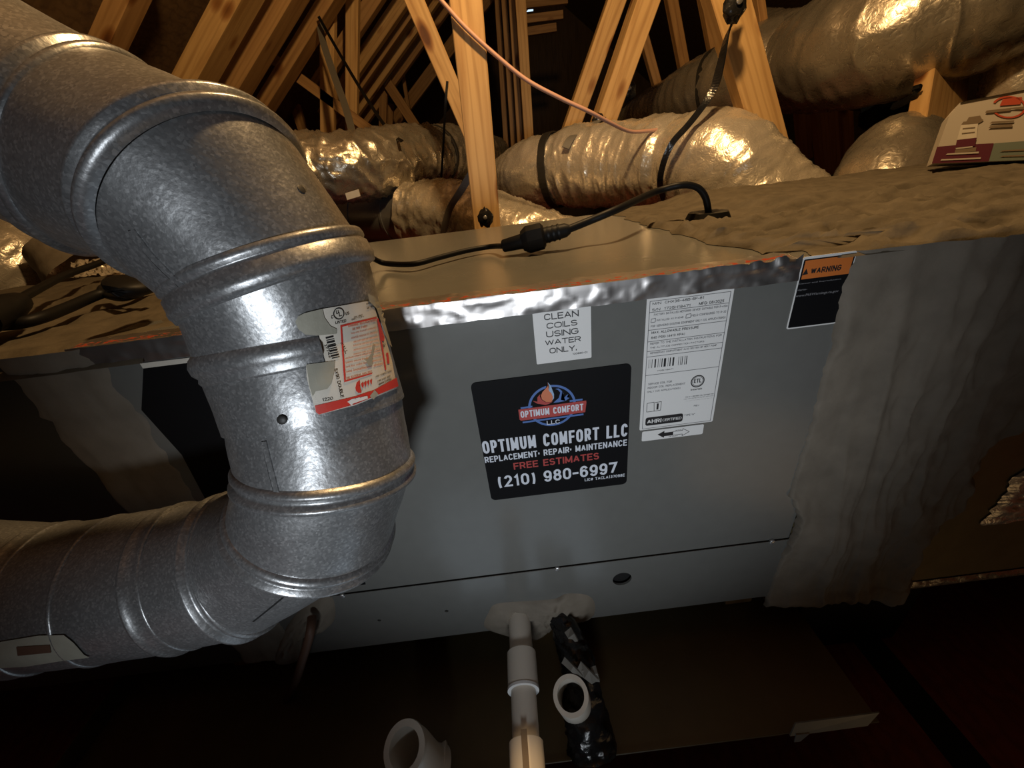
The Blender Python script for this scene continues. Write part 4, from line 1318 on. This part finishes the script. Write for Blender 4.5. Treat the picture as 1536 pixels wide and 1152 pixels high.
d6, p6, r6 = flex('flex_duct', 'foil2', [P(1322, 430, Y=0.98), P(1324, 340, Y=0.98), P(1328, 284, Y=1.0), P(1338, 244, Y=1.06), P(1350, 224, Y=1.16), P(1358, 214, Y=1.3)],
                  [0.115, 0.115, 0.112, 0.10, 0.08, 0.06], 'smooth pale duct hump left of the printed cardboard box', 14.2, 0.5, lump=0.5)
d7, p7, r7 = flex('flex_duct', 'foil', [P(-70, 455, Y=0.95), P(-10, 425, Y=0.96), P(35, 388, Y=1.02), P(75, 345, Y=1.15), P(130, 300, Y=1.4)],
                  [0.085, 0.085, 0.085, 0.08, 0.07], 'crumpled bright foil duct at the far left under the flue elbow', 17.0, 1.6)
d8, p8, r8 = flex('flex_duct', 'foil', [P(1528, 240, Y=1.15), P(1530, 170, Y=1.15), P(1538, 110, Y=1.15), P(1556, 40, Y=1.2)], [0.07, 0.07, 0.07, 0.07],
                  'upright foil duct at the right edge behind the cardboard box', 19.0, 1.1)
# mastic collar and foil scraps on the furnace top beside the far left duct
mb = MB()
rows = []
for i in range(25):
    row = []
    for j in range(25):
        x_ = 55 + 85 * i / 24; y_ = 352 + 70 * j / 24
        q_ = P(x_ + (j - 12) * 0.6, y_, Y=0.93 - 0.2 * j / 24)
        row.append(q_ + Vector((0, 0, 0.012 * fbm(i * 0.2, j * 0.2, 4))))
    rows.append(row)
cl = empty('duct_boot', W(-0.9, 0.85, ZT), 'mastic covered duct boot with foil scraps between furnace top and flue', 'duct')
xs0 = P(95, 420, Y=0.76); 
def cone(c, r0, r1, h, ax, seed):
    ax = Vector(ax).normalized(); u_ = ax.orthogonal().normalized(); v_ = ax.cross(u_)
    rows = []
    for i in range(17):
        t = i / 16
        rows.append([c + ax * h * t + (u_ * math.cos(a) + v_ * math.sin(a)) * ((r0 + (r1 - r0) * t) * (1 + 0.06 * fbm(math.cos(a) * 2, math.sin(a) * 2, t * 3 + seed))) for a in [2 * math.pi * k / 40 for k in range(40)]])
    return MB().grid(rows, True)
bc = P(128, 402, Y=0.98)
cone(Vector((bc.x, bc.y, CZ + ZT)), 0.080, 0.060, 0.075, (-0.55, 0.1, 0.8), 2).build('collar', 'mastic', cl, smooth=True, sharp=80)
rows = []
for i in range(41):
    row = []
    for j in range(21):
        q_ = P(112 + 92 * i / 40, 415 - 24 * j / 20 - 3 * math.sin(i / 40 * 3), Y=0.80 + 0.06 * j / 20)
        row.append(q_ + Vector((0, -0.010 * max(0, ridge(i * 0.35, j * 0.3, 3)), 0.006 * fbm(i * 0.3, j * 0.3, 1))))
    rows.append(row)
MB().grid(rows).build('foil_scrap', 'foil', cl, smooth=True, label='crinkled foil tape scrap', sharp=60)

# ------------------------------------------------------------------ straps, hangers and clips
def strap(name, label, pxs, width, mat='strap', thick=0.003, wdir=(1, 0, 0.2), cat='strap', n=8):
    pts = smoothpath([P(a, b, Y=c) for a, b, c in pxs], n)
    o = MB().ribbon(pts, [Vector(wdir)] * len(pts), width, thick).build(name, mat)
    return tag(o, label, cat)
strap('hanger_strap', 'dark grey hanger strap slanting down in front of the narrow upright pair', [(478, 22, 2.1), (484, 60, 2.05), (500, 110, 1.95), (518, 160, 1.8), (530, 205, 1.6)], 0.026, 'gstrap')
strap('hanger_wire', 'thin black strap running from the narrow uprights to the left foil duct', [(478, 25, 2.05), (508, 78, 1.95), (545, 140, 1.75), (582, 195, 1.55), (603, 212, 1.42)], 0.011, 'black')
strap('hanger_wire', 'thin black wire hanging from the knotty diagonal board to the left duct', [(671, 122, 1.42), (668, 160, 1.42), (665, 215, 1.5), (662, 266, 1.62)], 0.007, 'black')
strap('hanger_strap', 'grey strap draped over the pale foil stub left of the middle post', [(706, 262, 1.25), (692, 285, 1.25), (676, 310, 1.27), (668, 335, 1.29), (664, 360, 1.32)], 0.020, 'gstrap')
strap('hanger_strap', 'grey strap end between the two bright leaning boards and the right duct', [(905, 176, 1.5), (880, 192, 1.46), (858, 206, 1.42), (848, 222, 1.40)], 0.024, 'gstrap')
tw = [(1108, -20, 1.12), (1101, 25, 1.12), (1090, 55, 1.12), (1080, 100, 1.12), (1070, 135, 1.12), (1050, 165, 1.12), (1030, 190, 1.12), (1008, 215, 1.12), (995, 245, 1.13), (990, 275, 1.15), (996, 300, 1.2)]
pts = smoothpath([P(a, b, Y=c) for a, b, c in tw], 8)
wd, wi = [], []
for i in range(len(pts)):
    t = i / (len(pts) - 1)
    a = 0.3 + 2.6 * min(1, t / 0.5)
    wd.append(Vector((math.cos(a), 0.9 * math.sin(a), 0.25)))
    wi.append(0.030 * (1 - 0.5 * min(1, t / 0.5)))
tag(MB().ribbon(pts, wd, wi, 0.004).build('hanger_strap', 'shine', smooth=False), 'twisted glossy black strap hanging down over the bright right foil duct', 'strap')
def clip(label, px, py, Y, s, mat='shine'):
    c = P(px, py, Y=Y)
    bm = bmesh.new()
    bmesh.ops.create_icosphere(bm, subdivisions=3, radius=1.0)
    mb = MB()
    mb.add([c + Vector((v.co.x * s * (1 + 0.35 * fbm(v.co.x * 2 + px, v.co.y * 2, v.co.z * 2)), v.co.y * s * 0.6, v.co.z * s * 1.15 * (1 + 0.4 * fbm(v.co.x * 2, v.co.y * 2, v.co.z * 2 + px)))) for v in bm.verts], [[v.index for v in f.verts] for f in bm.faces])
    bm.free()
    r = empty('strap_knot', c - Vector((0, 0, s)), label, 'knot')
    mb.build('wad', mat, r, smooth=True, sharp=50)
    MB().disc(c + Vector((0, -s * 0.62, 0.1 * s)), (0, -1, 0), s * 0.26, s * 0.16, 12).build('nail_head', 'steel', r, smooth=True)
clip('black strap knot nailed to the foot of the middle post', 728, 327, 1.065, 0.019)
clip('black strap knot nailed to the foot of the bright grained leaning board', 1150, 203, 1.12, 0.021)
clip('black strap knot on the broad leaning board near the salmon wire', 897, 180, 1.50, 0.018)
clip('black strap knot beside the dim duct behind the broad leaning board', 941, 135, 1.62, 0.028)
clip('black strap knot at the top of the bright grained leaning board', 1102, 8, 1.10, 0.026)

# ------------------------------------------------------------------ black bag under the upper duct
def crumple(name, mat, label, outline, Y, depth, cat, seed):
    q_ = [P(a, b, Y=Y) for a, b in outline]
    c = sum(q_, Vector()) / len(q_)
    pts = smoothpath(q_ + [q_[0]], 5)[:-1]
    rows = []
    for k in range(10):
        ph = math.pi * (k / 9 - 0.5)
        s = max(0.02, math.cos(ph)) ** 0.6
        rows.append([c + (p_ - c) * s + Vector((0, math.sin(ph) * depth * (1 + 0.3 * fbm(p_.x * 20, p_.z * 20, seed)), 0)) for p_ in pts])
    o = MB().grid(rows, True).build(name, mat, smooth=True, sharp=40)
    return tag(o, label, cat)
crumple('plastic_bag', 'black', 'black bundle tucked under the big upper foil duct', [(1264, 138), (1290, 124), (1330, 118), (1345, 128), (1325, 150), (1300, 166), (1276, 162)], 1.42, 0.05, 'bag', 1)
crumple('plastic_bag', 'black', 'black bundle between the blue strip and the wide knotty board', [(1292, 190), (1298, 165), (1340, 135), (1362, 120), (1378, 126), (1370, 160), (1340, 180), (1305, 196)], 1.55, 0.05, 'bag', 2)
strap('plastic_strip', 'folded blue plastic strip between the two black bundles', [(1292, 164, 1.38), (1315, 150, 1.38), (1340, 128, 1.38), (1356, 112, 1.38)], 0.020, 'bluecloth', 0.004, (0.5, 0, -0.9), 'plastic')
strap('cable', 'black cord drooping beside the wide knotty board', [(1340, 160, 1.2), (1358, 152, 1.15), (1372, 142, 1.1), (1377, 128, 1.1)], 0.014, 'black', 0.010, (0.3, 0, 1), 'cable')

# ------------------------------------------------------------------ cables
def cord(name, label, pts, r, mat='black', cat='cable', root=None, n=10, seg=10):
    m = MB().tube(smoothpath(pts, n), r, seg)
    if root is not None:
        return m.build(name, mat, root, smooth=True)
    return tag(m.build(name, mat, smooth=True), label, cat)
zc_ = ZT + 0.008
kx = P(755, 369, Z=zc_ + 0.004); ky = P(850, 345, Z=zc_ + 0.014)
cb = empty('power_cable', W(0.06, 0.50, ZT), 'black power cable with inline plug lying on the grey cabinet top', 'cable')
cord('cord', '', [P(548, 386, Z=zc_ + .012), P(560, 388, Z=zc_ + .008), P(578, 395, Z=zc_), P(620, 396, Z=zc_), P(660, 386, Z=zc_), P(700, 376, Z=zc_), P(735, 370, Z=zc_), kx], 0.0032, root=cb)
Yk, Yg = ky.y, P(1063, 318, Z=ZT + .01).y
cord('cord', '', [ky, P(880, 333, Y=Yk + .01), P(930, 312, Y=Yk + .02), P(980, 289, Y=Yg), P(1020, 278, Y=Yg), P(1045, 281, Y=Yg), P(1058, 296, Y=Yg), P(1063, 320, Y=Yg)], 0.0044, root=cb)
ax = ky - kx
def along(t):
    return kx + ax * t
MB().tube([along(-.02), along(0), along(.28), along(.34), along(.40), along(.62), along(.66), along(.98), along(1.05)], [.0055, .0072, .0085, .0105, .0118, .0118, .0090, .0078, .005], 14).build('plug', 'black', cb, smooth=True, sharp=50)
MB().tube([along(.30), along(.38), along(.40), along(.62), along(.66)], [.011, .0150, .0155, .0150, .011], 8).build('socket_body', 'black', cb, smooth=True, sharp=30)
for t in (0.70, 0.78, 0.86):
    MB().tube([along(t), along(t + .03)], .0092, 14).build('strain_ring', 'black', cb, smooth=True, sharp=40)
g = P(1063, 322, Z=ZT + .006)
gr = MB()
rows = []
for i in range(33):
    a = 2 * math.pi * i / 32
    rr = 0.030 * (1 + 0.18 * nz(math.cos(a) * 2, math.sin(a) * 2, 1))
    rows.append([g + Vector((math.cos(a) * r_, math.sin(a) * r_, h_)) for r_, h_ in ((0.008, .002), (rr * 0.55, 0.004), (rr * .85, .004), (rr, -.006))])
gr.grid(rows)
gr.build('grommet', 'black', cb, smooth=True, label='black sealed grommet')
# far left cables
zf = ZT + 0.014
lc = empty('power_cable', P(40, 450, Z=zf), 'black cord with thick plug at the left edge, running under the flue elbow', 'cable')
cord('cord', '', [P(24, 452, Z=zf + .012), P(60, 432, Z=zf + .014), P(100, 412, Z=zf + .016), P(150, 394, Z=zf + .02), P(185, 378, Z=zf + .025)], 0.0045, root=lc)
MB().tube([P(-30, 482, Z=zf + .010), P(0, 468, Z=zf + .012), P(12, 461, Z=zf + .013), P(28, 453, Z=zf + .014), P(33, 450, Z=zf + .014)], [.013, .013, .0125, .0095, .006], 14).build('plug', 'black', lc, smooth=True, sharp=50)
cord('power_cable', 'lower black cord lying along the furnace top left of the flue', [P(-30, 488, Z=zf), P(20, 486, Z=zf), P(60, 477, Z=zf), P(100, 462, Z=zf), P(150, 441, Z=zf + .003), P(200, 428, Z=zf + .006), P(235, 420, Z=zf + .006)], 0.0055)
cord('coiled_cord', 'small black cord loop lying beside the flue on the furnace top', [P(212, 440, Z=zf), P(185, 447, Z=zf), P(162, 444, Z=zf), P(151, 436, Z=zf + .006), P(160, 428, Z=zf + .008), P(185, 426, Z=zf + .010), P(225, 434, Z=zf + .006)], 0.0036)
crumple('cord_bundle', 'black', 'black bundle of folded cord tucked against the flue pipe', [(166, 414), (190, 415), (218, 421), (232, 432), (222, 442), (205, 440), (182, 432), (168, 424)], P(200, 430, Z=zf + .02).y, 0.02, 'cable', 5)
cord('thermostat_wire', 'salmon pink wire sagging across in front of the middle post', [P(640, -25, Y=1.09), P(668, 8, Y=1.09), P(700, 43, Y=1.09), P(745, 84, Y=1.09), P(790, 120, Y=1.09), P(840, 147, Y=1.09), P(885, 168, Y=1.10), P(915, 184, Y=1.14), P(945, 197, Y=1.20), P(975, 196, Y=1.24), P(1000, 192, Y=1.28)], 0.0045, 'pink', 'wire', n=14)

# ------------------------------------------------------------------ condensate pipes and refrigerant line
def on_line(px, py, Z):
    return P(px, py, Z=Z)
zd = -0.512
a_, b_ = P(780, 938, Y=0.285), None
zd = a_.z - CZ
def dl(px, py):                              # drain pipe runs level towards the room
    return P(px, py, Z=zd - 0.0)
dr = empty('drain_pipe', a_ - Vector((0, 0, .02)), 'pvc condensate drain pipe with couplings coming out of the grey cabinet', 'pipe')
y_ = lambda py: dl(785, py).y
x_at = lambda py: dl(780 + (py - 938) * 0.052, py)
c0, c1, c2, c3, c4 = x_at(932), x_at(978), x_at(1035), x_at(1112), x_at(1190)
sc = 0.0167 / 0.0167
rp = 16.2 * (c0 - EYE).dot(FW) / F
MB().tube([c0 + Vector((0, 0.02, 0)), c1], rp, 28).build('pipe', 'pvc', dr, smooth=True, sharp=50)
MB().tube([c1, c1 + (c2 - c1) * .04, c2 - (c2 - c1) * .02, c2], [rp * 1.14, rp * 1.24, rp * 1.24, rp * 1.18], 28).build('coupling', 'pvc', dr, smooth=True, sharp=40)
MB().tube([c2 - (c2 - c1) * .04, c2 + (c2 - c1) * .03], rp * 1.27, 28).build('coupling_rim', 'white', dr, smooth=True, sharp=40, label='pale rim of the coupling')
MB().tube([c2, c3], rp * 1.0, 28).build('pipe', 'pvc', dr, smooth=True, sharp=50)
MB().tube([c3, c3 + (c4 - c3) * .03, c4], [rp * 1.16, rp * 1.24, rp * 1.24], 28).build('coupling', 'pvc', dr, smooth=True, sharp=40)
q_ = (c3 + c4) / 2
MB().box(q_ + Vector((-.0030, -.05, rp * 1.20)), q_ + Vector((.0030, .022, rp * 1.27))).build('slot', 'boxbrown', dr, label='dark moulded slot')
def hollow(mb, pts, ro, ri):
    """A pipe with real wall thickness, open at its first end."""
    pts = [Vector(p_) for p_ in pts]
    n = len(pts)
    path = pts + pts[::-1]
    rows, u = [], None
    for k, p_ in enumerate(path):
        i = k if k < n else 2 * n - 1 - k
        t = (pts[min(i + 1, n - 1)] - pts[max(i - 1, 0)]).normalized()
        if u is None:
            u = t.orthogonal().normalized()
        u = (u - t * u.dot(t)).normalized(); v = t.cross(u)
        r = (ro[i] if isinstance(ro, list) else ro) if k < n else ri
        rows.append([p_ + (u * math.cos(a) + v * math.sin(a)) * r for a in [2 * math.pi * j / 32 for j in range(32)]])
    rows.append(rows[0])
    return mb.grid(rows, True)
tv = P(856, 1043, Y=0.205)
dz = Vector((0.012, -0.012, -0.055))
te = empty('drain_stub', tv + dz, 'short open pvc stub pointing up beside the black taped line', 'pipe')
rt = 26.5 * (tv - EYE).dot(FW) / F
axs = (P(874, 1076, Y=0.205 * 1.13) - tv).normalized()
hollow(MB(), [tv, tv + axs * 0.004, tv + axs * 0.075], rt, rt * 0.76).build('pipe', 'pvc', te, smooth=True, sharp=50)
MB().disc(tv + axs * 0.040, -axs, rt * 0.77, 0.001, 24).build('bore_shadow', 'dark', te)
# tee fitting lower left
tq = P(606, 1122, Y=0.19)
re_ = 30 * (tq - EYE).dot(FW) / F
to_cam = (EYE - tq).normalized()
ax2 = (Vector((-0.35, -0.15, 0.75)) + to_cam * 0.35).normalized()
tf = empty('pipe_elbow', tq - Vector((0, 0, .05)), 'open pvc elbow fitting standing at the bottom of the frame', 'pipe')
hub = P(658, 1150, Y=0.19)
el_pts = smoothpath([tq, tq - ax2 * 0.018, tq.lerp(hub, .55) - Vector((0, 0, .016)), hub - Vector((0, 0, .006)), hub + (hub - tq) * 0.15], 6)
hollow(MB(), el_pts, [re_ * 1.12 if i < 3 else re_ for i in range(len(el_pts))], re_ * 0.82).build('elbow', 'pvc', tf, smooth=True, sharp=50)
hd = (el_pts[-1] - el_pts[-4]).normalized()
MB().tube([el_pts[-3] - hd * .004, el_pts[-3], el_pts[-1], el_pts[-1] + hd * .002], [re_ * 1.05, re_ * 1.16, re_ * 1.16, re_ * 1.05], 28).build('socket', 'pvc', tf, smooth=True, sharp=40)
# taped refrigerant line
lz = -0.512
pts = smoothpath([P(842, 930, Z=-.505), P(856, 965, Z=-.508), P(868, 1000, Z=-.515), P(872, 1040, Z=-.535), P(880, 1080, Z=-.55), P(888, 1125, Z=-.57)], 10)
rl = empty('refrigerant_line', pts[-1] - Vector((0, 0, .03)), 'black taped refrigerant line hanging from a copper stub under the grey cabinet', 'pipe')
rows, u = [], None
for i, p_ in enumerate(pts):
    t = (pts[min(i + 1, len(pts) - 1)] - pts[max(i - 1, 0)]).normalized()
    if u is None:
        u = t.orthogonal().normalized()
    u = (u - t * u.dot(t)).normalized(); v = t.cross(u)
    s = i / len(pts)
    r = 0.014 + 0.010 * s
    rows.append([p_ + (u * math.cos(a) + v * math.sin(a)) * r * (1 + 0.22 * ridge(math.cos(a) * 1.5 + s * 9, math.sin(a) * 1.5, s * 5)) for a in [2 * math.pi * j / 36 for j in range(36)]])
MB().grid(rows, True).build('tape_wrap', 'shine', rl, smooth=True, sharp=25)
MB().tube([P(838, 922, Y=0.30), P(843, 931, Z=-.503), pts[2]], 0.0085, 16).build('copper_stub', 'copper', rl, smooth=True)
for (xa, ya), (xb, yb), wdt in (((852, 945), (862, 962), .010), ((868, 1000), (893, 1022), .012), ((890, 1000), (896, 1022), .006), ((845, 990), (872, 1015), .007)):
    MB().ribbon([P(xa, ya, Z=-.486), P((xa + xb) / 2, (ya + yb) / 2, Z=-.486), P(xb, yb, Z=-.492)], [Vector((0.7, -0.3, 0.2))] * 3, wdt, .002).build('tape_flap', 'gstrap', rl)
cord('copper_line', 'thin brown line dropping from the lower left cabinet corner', [P(468, 925, Y=0.285), P(465, 950, Y=0.27), P(455, 985, Y=0.27), P(440, 1030, Y=0.28), P(410, 1090, Y=0.30), P(385, 1160, Y=0.31)], 0.0052, 'rust', 'pipe')

# ------------------------------------------------------------------ drain pan and supports
px0, px1, py0, py1, pz = -0.62, 0.378, 0.188, 0.93, -0.605
pan = empty('drain_pan', W(0, 0.5, pz - .03), 'shallow dark metal drain pan under the grey cabinet', 'pan')
MB().box(W(px0, py0, pz - .002), W(px1, py1, pz)).build('tray', 'pan', pan)
for lo, hi in (((px0, py0 - .001, pz + .0001), (0.262, py0 + .0005, pz + .003)), ((px0, py1 - .001, pz), (px1, py1, pz + .03)), ((px0, py0, pz), (px0 + .001, py1, pz + .03))):
    MB().box(W(*lo), W(*hi)).build('rim', 'pan', pan)
MB().prism([W(0.270, py0 - .002, pz + .001), W(0.360, py0 - .002, pz + .003), W(0.371, py0 + .002, pz + .022), W(0.276, py0 + .003, pz + .018)], (0, -0.0015, 0.0005)).build('bent_corner', 'panlip', pan, label='pale bent corner of the rim')
MB().prism([W(0.277, py0 - .004, pz - .012), W(0.284, py0 - .004, pz - .012), W(0.292, py0 - .003, pz + .004), W(0.276, py0 - .003, pz + .004)], (0, -0.001, 0)).build('torn_tab', 'panlip', pan, label='small torn tab')
for x in (-0.45, 0.0, 0.30):
    tag(MB().box(W(x - .02, 0.34, pz + .001), W(x + .02, 0.84, ZB - .0005)).build('support_block', 'wood2', bevel=.002),
        {-0.45: 'wooden bearer under the left end of the cabinet', 0.0: 'wooden bearer under the middle of the cabinet', 0.30: 'wooden bearer under the right end of the cabinet'}[x], 'beam')
    tag(MB().box(W(x - .03, 0.30, -0.7495), W(x + .03, 0.90, pz - .0025)).build('pan_bearer', 'wood2', bevel=.002),
        {-0.45: 'lower bearer under the left side of the drain pan', 0.0: 'lower bearer under the middle of the drain pan', 0.30: 'lower bearer under the right side of the drain pan'}[x], 'beam')
tag(MB().box(W(0.40, 0.335, -0.7495), W(0.585, 0.62, ZB - .0225)).build('support_block', 'black', bevel=.004), 'black support block under the right plenum', 'block')

# ------------------------------------------------------------------ printed cardboard box
bl, br = P(1398, 246, Y=0.66), P(1525, 241, Y=0.60)
tl, tr = P(1431, 154, Y=0.665), P(1556, 138, Y=0.605)
u_ = (br - bl); v_ = Vector((tl.x - bl.x, tl.y - bl.y, tl.z - bl.z))
nrm = u_.cross(v_).normalized()
if nrm.dot(EYE - bl) < 0:
    nrm = -nrm
back = -nrm * 0.09
cbx = empty('cardboard_box', (bl + br) / 2 + back / 2, 'white printed cardboard box standing on the plenum at the right edge', 'box')
u_ = u_ * 1.25
MB().prism([bl, bl + u_, bl + u_ + v_ * 1.14, bl + v_ * 0.99 + u_ * .06, bl + v_ * 0.80], back).build('carton', 'boxwhite', cbx)
MB().prism([bl + v_ * 0.995 + u_ * .06, bl + u_ * 1.0 + v_ * 1.145, bl + u_ * 1.0 + v_ * 1.20 + back * .7, bl + u_ * .1 + v_ * 1.05 + back * .7], nrm * .002).build('flap', 'boxwhite', cbx)
def on_box(px, py, off=0.0006):
    d = ray(px, py)
    t = (bl - EYE).dot(nrm) / d.dot(nrm)
    return EYE + d * t + nrm * off
zb = lambda x, y: (1360 + x / 8.2273, 120 + y / 8.2273)
def boxprint(name, mat, polys, off=0.0006, label=None):
    mb = MB()
    for pl_ in polys:
        mb.add([on_box(*zb(*q_), off) for q_ in pl_], [tuple(range(len(pl_)))])
    return mb.build(name, mat, cbx, label=label)
boxprint('maroon_panel', 'maroon', [[(310, 1030), (375, 825), (590, 805), (1075, 780), (1010, 1005)]])
boxprint('green_panel', 'boxteal', [[(1012, 1005), (1078, 782), (1500, 750), (1500, 985)]])
boxprint('canister_picture', 'boxbrown', [[(670, 555), (700, 515), (735, 512), (765, 460), (905, 440), (925, 480), (950, 495), (925, 515), (880, 540), (765, 545)]], 0.0010, label='picture of a capped canister')
boxprint('canister_base', 'boxbrown', [[(600, 860), (860, 830), (850, 880), (590, 905)]], 0.0010)
boxprint('canister_front', 'cream', [[(672, 556), (880, 540), (862, 712), (620, 740)]], 0.0010)
boxprint('canister_label', 'maroon', [[(618, 742), (862, 714), (838, 815), (598, 835)]], 0.0014)
boxprint('print_bars', 'boxwhite', [[(480, 925), (500, 908), (890, 884), (885, 906)], [(415, 995), (430, 978), (915, 955), (910, 975)], [(600, 840), (815, 815), (810, 832), (610, 855)]], 0.0014)
boxprint('dark_bars', 'boxbrown', [[(965, 405), (985, 378), (1470, 325), (1470, 365), (1290, 362), (1275, 380), (990, 410)], [(1020, 540), (1050, 515), (1325, 498), (1320, 520)], [(1005, 595), (1030, 570), (1305, 545), (1300, 580)],
                                 [(1140, 885), (1180, 868), (1500, 850), (1500, 870)], [(1140, 950), (1180, 935), (1500, 920), (1500, 940)], [(690, 595), (845, 580), (840, 592), (688, 607)], [(680, 655), (840, 638), (836, 650), (678, 667)]], 0.0014)
ring_ = []
for k in range(30):
    a0, a1 = math.radians(12 * k), math.radians(12 * (k + 1))
    if 150 < 12 * k < 200:
        continue
    ring_.append([(1235 + 0 + 215 * math.cos(a) * s + 25, 335 + 138 * math.sin(a) * s) for a, s in ((a0, .86), (a1, .86), (a1, 1), (a0, 1))])
boxprint('red_emblem', 'boxred', ring_ + [[(1145, 320), (1185, 235), (1425, 210), (1400, 300)]], 0.0010, label='red circular emblem')
